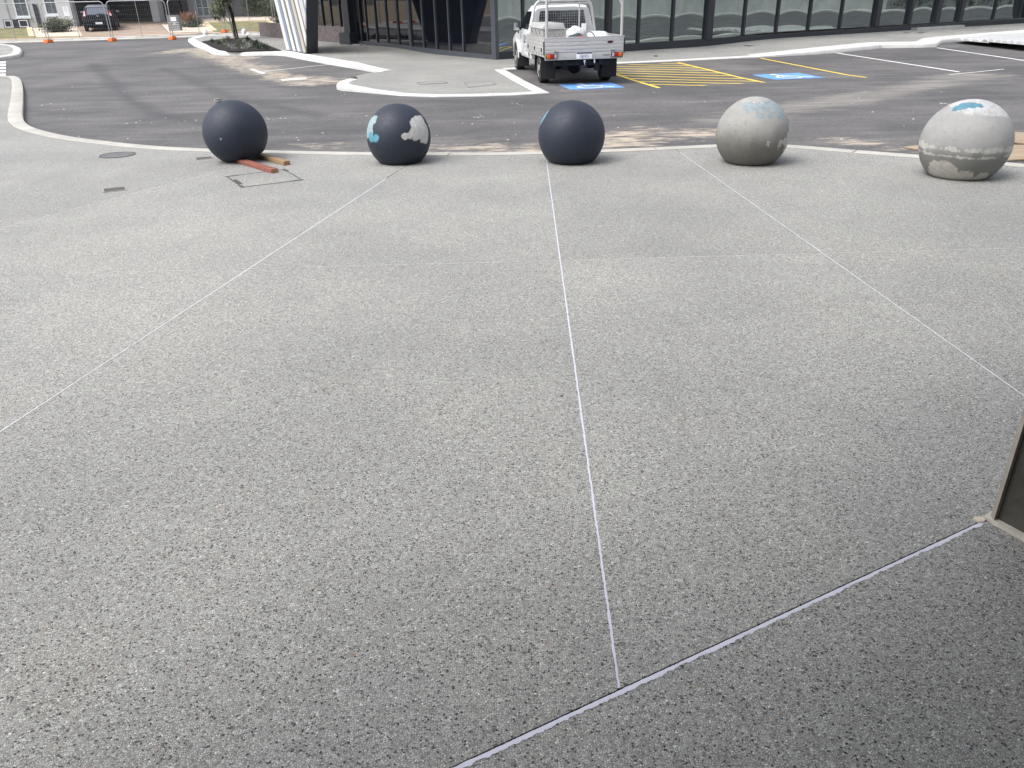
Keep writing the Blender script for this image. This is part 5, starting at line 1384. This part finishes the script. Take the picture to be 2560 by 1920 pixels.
# ------------------------------------------------------------------ plants
def leaf_mat(name, a, b_, rough=.55):
    m, t, b = nt(name)
    g = N(t, 'ShaderNodeNewGeometry'); oi = noi(t, obj_vec(t), 5, 3)
    f = math_(t, 'ADD', math_(t, 'MULTIPLY', g.outputs['Random Per Island'], .7), math_(t, 'MULTIPLY', oi, .3))
    lk(t, mixc(t, f, a, b_), b.inputs['Base Color']); b.inputs['Roughness'].default_value = rough
    b.inputs['Transmission Weight'].default_value = 0.0
    b.inputs['Subsurface Weight'].default_value = 0.0
    return m
LEAF_G = leaf_mat('leaf_olive', (.085, .110, .060), (.27, .29, .19))
LEAF_D = leaf_mat('leaf_dark', (.020, .035, .022), (.075, .10, .055))
LEAF_R = leaf_mat('leaf_russet', (.16, .07, .04), (.34, .21, .13))
LEAF_S = leaf_mat('leaf_silver', (.24, .26, .23), (.46, .47, .44))
LEAF_B = leaf_mat('leaf_bush', (.030, .034, .022), (.13, .12, .075))
BARK = M('bark_pale', (.30, .26, .21), .85, var=.3, scale=14, bmp=.5, bscale=40, stretch=(1, 1, .3))
STAKE = M('stake_black', (.018, .018, .02), .7, var=.2)
def leaf(mb, p, d, L, W, rnd, fold=.25):
    d = Vector(d).normalized(); s = d.orthogonal().normalized(); s.rotate(Matrix.Rotation(rnd.uniform(0, 6.28), 3, d)); up = s.cross(d)
    p = Vector(p); m1 = p + d * L * .5 + up * fold * W; e = p + d * L
    mb.add([p, m1 + s * W / 2, e, m1 - s * W / 2], [(0, 1, 2, 3)])
def blob_leaves(mb, c, r, n, L, W, rnd, clumps=14, droop=.2):
    cs = []
    for _ in range(clumps):
        v = Vector((rnd.gauss(0, 1), rnd.gauss(0, 1), rnd.gauss(0, 1))).normalized() * rnd.uniform(.45, 1.0)
        cs.append((Vector((c[0] + v.x * r[0], c[1] + v.y * r[1], c[2] + v.z * r[2])), rnd.uniform(.22, .42)))
    for i in range(n):
        cc, k = cs[i % clumps]
        v = Vector((rnd.gauss(0, .5), rnd.gauss(0, .5), rnd.gauss(0, .5)))
        p = cc + Vector((v.x * r[0] * k * 1.6, v.y * r[1] * k * 1.6, v.z * r[2] * k * 1.6))
        d = Vector((rnd.uniform(-1, 1), rnd.uniform(-1, 1), rnd.uniform(-1, .6) - droop))
        leaf(mb, p, d, L * rnd.uniform(.6, 1.3), W * rnd.uniform(.7, 1.2), rnd)
rnd = random.Random(11)
tb_ = at(588, 98.5, pave)
tr = thing('young_tree', 'slim young street tree with grey green leaves tied between black stakes', 'tree', (tb_.x, tb_.y, tb_.z))
Yt = tb_.y
def rel(px, py, dy=0.0): p = onY(px, py, Yt + dy); return Vector((p.x - tb_.x, dy, p.z - tb_.z))
mb = MB()
mb.tube([(0, 0, -.05), rel(580, 70), rel(572, 40), rel(567, 15), rel(560, -12), rel(556, -50)], .04, 8, radii=[.045, .04, .035, .03, .024, .012])
mb.tube([rel(576, 61), rel(566, 52), rel(560, 43), rel(553, 25)], .02, 6, radii=[.022, .02, .016, .010])
mb.tube([rel(571, 35), rel(560, 18), rel(548, 2)], .015, 6, radii=[.02, .014, .008]); mb.tube([rel(567, 15), rel(578, 0), rel(584, -20)], .015, 6, radii=[.018, .012, .007])
mb.build('trunk', BARK, tr, smooth=40)
mb = MB()
for (px, py, rx, rz, n) in ((548, 12, .42, .40, 420), (541, -14, .50, .5, 420), (565, -22, .5, .5, 420), (546, 33, .28, .22, 200), (566, 4, .25, .3, 160), (556, -60, .5, .7, 420)):
    blob_leaves(mb, rel(px, py, rnd.uniform(-.15, .15)), (rx, rx, rz), int(n * 1.7), .13, .052, rnd, clumps=12)
mb.build('crown', LEAF_G, tr)
for (a, b, lab, dy) in (((591, 98), (572, 9), 'black tree stake close against the pale trunk', -.12), ((596, 97), (576, 12), 'black tree stake at the right of the young tree', -.02)):
    p0 = at(*a, pave); p1 = onY(b[0], b[1], p0.y)
    mb = MB(); mb.bar((0, 0, -.1), (p1.x - p0.x, 0, p1.z - p0.z), .06, .06, up=(0, 1, 0)); o = mb.build('tree_stake', STAKE, None); o.location = p0; tag(o, lab, 'stake', 'stakes of the young tree')
def bush(name, px, py, w, h, mats, label, n, L, W, cat='shrub', dy=0.0, core=True, spiky=False):
    p = at(px, py, ground if py < 95 else pave); t = thing(name, label, cat, (p.x, p.y + dy, ground(p.y + dy)))
    r = random.Random(int(px))
    for k, (m_, frac, c, rr) in enumerate(mats):
        mb = MB()
        if spiky:
            for i in range(int(n * frac)):
                a = r.uniform(0, 6.28); el = r.uniform(.15, 1.3); d = Vector((math.cos(a) * math.cos(el), math.sin(a) * math.cos(el), math.sin(el)))
                q = Vector((c[0] * w + r.gauss(0, .2) * w * rr, r.gauss(0, .2) * w * rr, c[2] * h * r.uniform(.1, 1)))
                leaf(mb, q, d, L * r.uniform(.6, 1.2), W, r)
        else: blob_leaves(mb, (c[0] * w, c[1] * w, c[2] * h), (w * rr, w * rr * .8, h * rr * .8), int(n * frac), L, W, r, clumps=16, droop=0)
        mb.build('foliage', m_, t)
    mb = MB()
    for i in range(6): a = i * 1.05; mb.tube([(0, 0, -.05), (math.cos(a) * w * .25, math.sin(a) * w * .2, h * .5)], .015, 5)
    mb.build('stem', BARK, t)
    return t
bush('low_bush', 139, 81.5, 1.75, .80, [(LEAF_B, .75, (0, 0, .42), .46), (LEAF_D, .35, (.05, -.1, .30), .42), (LEAF_G, .22, (.22, 0, .68), .30), (LEAF_G, .15, (-.4, 0, .5), .16)], 'low spreading bush in the pale gravel under the window', 1700, .13, .055, dy=.35)
bush('russet_bush', 471, 69.5, 1.55, .72, [(LEAF_D, .7, (0, 0, .28), .46)], 'low dark bush with russet spiky leaves beside the letterbox', 1300, .13, .05, dy=.35)
rt = [o for o in COL.objects if o.name.startswith('russet_bush')][0]
mb = MB(); r = random.Random(3)
for i in range(160):
    a = r.uniform(0, 6.28); el = r.uniform(.5, 1.4); d = Vector((math.cos(a) * math.cos(el), math.sin(a) * math.cos(el), math.sin(el)))
    leaf(mb, (r.gauss(0, .22), r.gauss(0, .15), r.uniform(.3, .55)), d, r.uniform(.25, .5), .05, r)
mb.build('spike_leaves', LEAF_R, rt)
bush('dark_shrub', 653, 41, 2.3, 1.9, [(LEAF_D, .8, (0, 0, .5), .5), (LEAF_G, .25, (.1, -.25, .3), .45)], 'tall dark green feathery shrub against the house wall', 3600, .22, .035, dy=.0)
bush('dark_shrub', 700, 55, 1.6, 1.0, [(LEAF_D, 1, (0, 0, .5), .5)], 'dark shrub half hidden behind the striped slanted column', 900, .16, .05)
# small plants in the dark bed
pr = random.Random(21)
spots = [(558, 106), (548, 112), (575, 121), (584, 124), (598, 117), (610, 124), (622, 121), (603, 104), (612, 109), (628, 112), (640, 118), (650, 124), (564, 117), (642, 109), (618, 103), (532, 108), (668, 126), (570, 104), (600, 112), (657, 119)]
def tuft(kind):
    t = thing('groundcover_plant', 'x', 'plant'); r = random.Random(kind * 5 + 1); mb = MB()
    for i in range(46):
        a = r.uniform(0, 6.28); el = r.uniform(.25, 1.35); d = Vector((math.cos(a) * math.cos(el), math.sin(a) * math.cos(el), math.sin(el)))
        leaf(mb, (r.gauss(0, .05), r.gauss(0, .05), .0), d, r.uniform(.16, .36), .035, r)
    mb.build('leaves', (LEAF_S, LEAF_G, LEAF_D)[kind], t); return t
protos = {}
for i, (x, y) in enumerate(spots):
    kind = (0 if i in (2, 3, 5, 8, 6) else 1 if i in (4, 7, 0, 12) else 2)
    o = tuft(kind) if kind not in protos else copy_tree(protos[kind]); protos.setdefault(kind, o)
    p = at(x, y, pave); o.location = (p.x, p.y, p.z + .03); o.rotation_euler = (0, 0, pr.uniform(0, 6)); k = pr.uniform(.5, .85); o.scale = (k, k, k * pr.uniform(.7, 1.1))
    o['label'] = ('silvery tuft among the small plants in the dark bed', 'olive green tuft among the small plants in the dark bed', 'dark green tuft among the small plants in the dark bed')[kind]; o['group'] = 'small plants in the dark bed'
# trees and a barrier beyond the car park, mirrored in the right hand panes
def street_tree(x, y, h, seed):
    r = random.Random(seed); t = thing('car_park_tree', 'tree beyond the car park, mirrored in the glass front', 'tree', (x, y, Rd(y)), group='trees mirrored in the glass front')
    mb = MB(); mb.tube([(0, 0, 0), (.1, 0, h * .35), (0, .1, h * .6), (.2, 0, h * .85)], .1, 8, radii=[.14, .11, .08, .03]); mb.build('trunk', BARK, t, smooth=40)
    mb = MB(); blob_leaves(mb, (0, 0, h * .62), (h * .30, h * .30, h * .30), 900, .42, .16, r, clumps=20); mb.build('crown', LEAF_G, t)
for i, (x, y) in enumerate(((60, 21), (63, 26), (58, 27), (66, 31), (61, 34), (68, 38), (62, 43))): street_tree(x, y, 5 + (i * 37 % 10) / 5, i)
mb = MB(); r = random.Random(9)
for i in range(14): blob_leaves(mb, (60 + r.uniform(-2, 4), 20 + i * 1.9, .5), (1.0, 1.0, .5), 120, .3, .1, r, clumps=6)
o = mb.build('planted_strip', LEAF_D, None, origin=(61, 33, 0)); o['kind'] = 'stuff'; tag(o, 'low green planting beyond the car park, mirrored in the glass', 'planting')
mb = MB(); mb.prism([(52, 20.5), (53.5, 19), (66, 46), (64, 47)], lambda x, y: Rd(y) + .0, lambda x, y: Rd(y) + .12); structure(mb.build('footpath', KERB))
for i, (x, y) in enumerate(((68, 38),)):
    t = thing('water_barrier', 'orange plastic barrier beyond the car park, mirrored in the glass front', 'barrier', (x, y, Rd(y)), R_(62), group='orange barriers mirrored in the glass front')
    mb = MB(); mb.loft([[(-.9, -.28, 0), (.9, -.28, 0), (.9, .28, 0), (-.9, .28, 0)], [(-.9, -.22, .3), (.9, -.22, .3), (.9, .22, .3), (-.9, .22, .3)], [(-.9, -.10, .45), (.9, -.10, .45), (.9, .10, .45), (-.9, .10, .45)], [(-.88, -.09, .9), (.88, -.09, .9), (.88, .09, .9), (-.88, .09, .9)]], True); mb.build('body', ORANGE, t, bevel=.02)
    mb = MB(); mb.span((-.5, -.30, .1), (.5, -.285, .22)); mb.build('recess', DARK, t)

# ------------------------------------------------------------------ grit and scraps lying about
GRIT_W = M('grit_white', (.62, .60, .56), .8, rand=.2); GRIT_D = M('grit_dark', (.03, .03, .03), .8)
def scatter(name, mat, pts, size, label, seed):
    r = random.Random(seed); mb = MB()
    for (x, y, z) in pts:
        a = r.uniform(0, 6.28); s = size * r.uniform(.5, 1.5); k = r.uniform(.4, .9)
        vs = [(x + math.cos(a + i * 1.257) * s * (1 if i % 2 else k), y + math.sin(a + i * 1.257) * s * k, z + .001) for i in range(5)]
        mb.add(vs + [(x, y, z + s * .35)], [(i, (i + 1) % 5, 5) for i in range(5)])
    o = mb.build(name, mat, None); o['kind'] = 'stuff'; o['label'] = label; return o
gr = random.Random(31)
pts = []
for _ in range(150):
    p = at(gr.uniform(80, 2500), gr.uniform(150, 350), Rd)
    if (p.x, p.y) and p.y > 10.9 and not (p.y > 17 and p.x > -4.2): pts.append((p.x, p.y, Rd(p.y)))
for x, y in ((680, 296), (715, 295), (741, 345), (1200, 292), (1300, 262), (1290, 258), (860, 236), (1187, 291), (2352, 258), (2360, 260), (120, 262), (105, 262), (338, 306), (462, 304), (1628, 231), (430, 138)):
    p = at(x, y, Rd)
    for _ in range(3): pts.append((p.x + gr.gauss(0, .05), p.y + gr.gauss(0, .1), Rd(p.y)))
scatter('road_grit', GRIT_W, pts, .018, 'pale crumbs of mortar scattered over the asphalt', 1)
pts = [(*at(x, y)[:2], 0.0) for x, y in ((970, 443), (935, 436), (1006, 438), (868, 440), (1385, 823), (1404, 990), (1468, 485), (243, 392))]
scatter('plaza_grit', GRIT_D, pts, .009, 'dark scraps lying on the plaza paving', 2)
pts = [(*at(gr.uniform(900, 1340), gr.uniform(195, 232), pave)[:2], 0) for _ in range(60)]
scatter('apron_grit', GRIT_D, [(x, y, pave_xy(x, y) + .003) for x, y, _ in pts if y > 17.9], .014, 'dark crumbs scattered over the apron', 3)
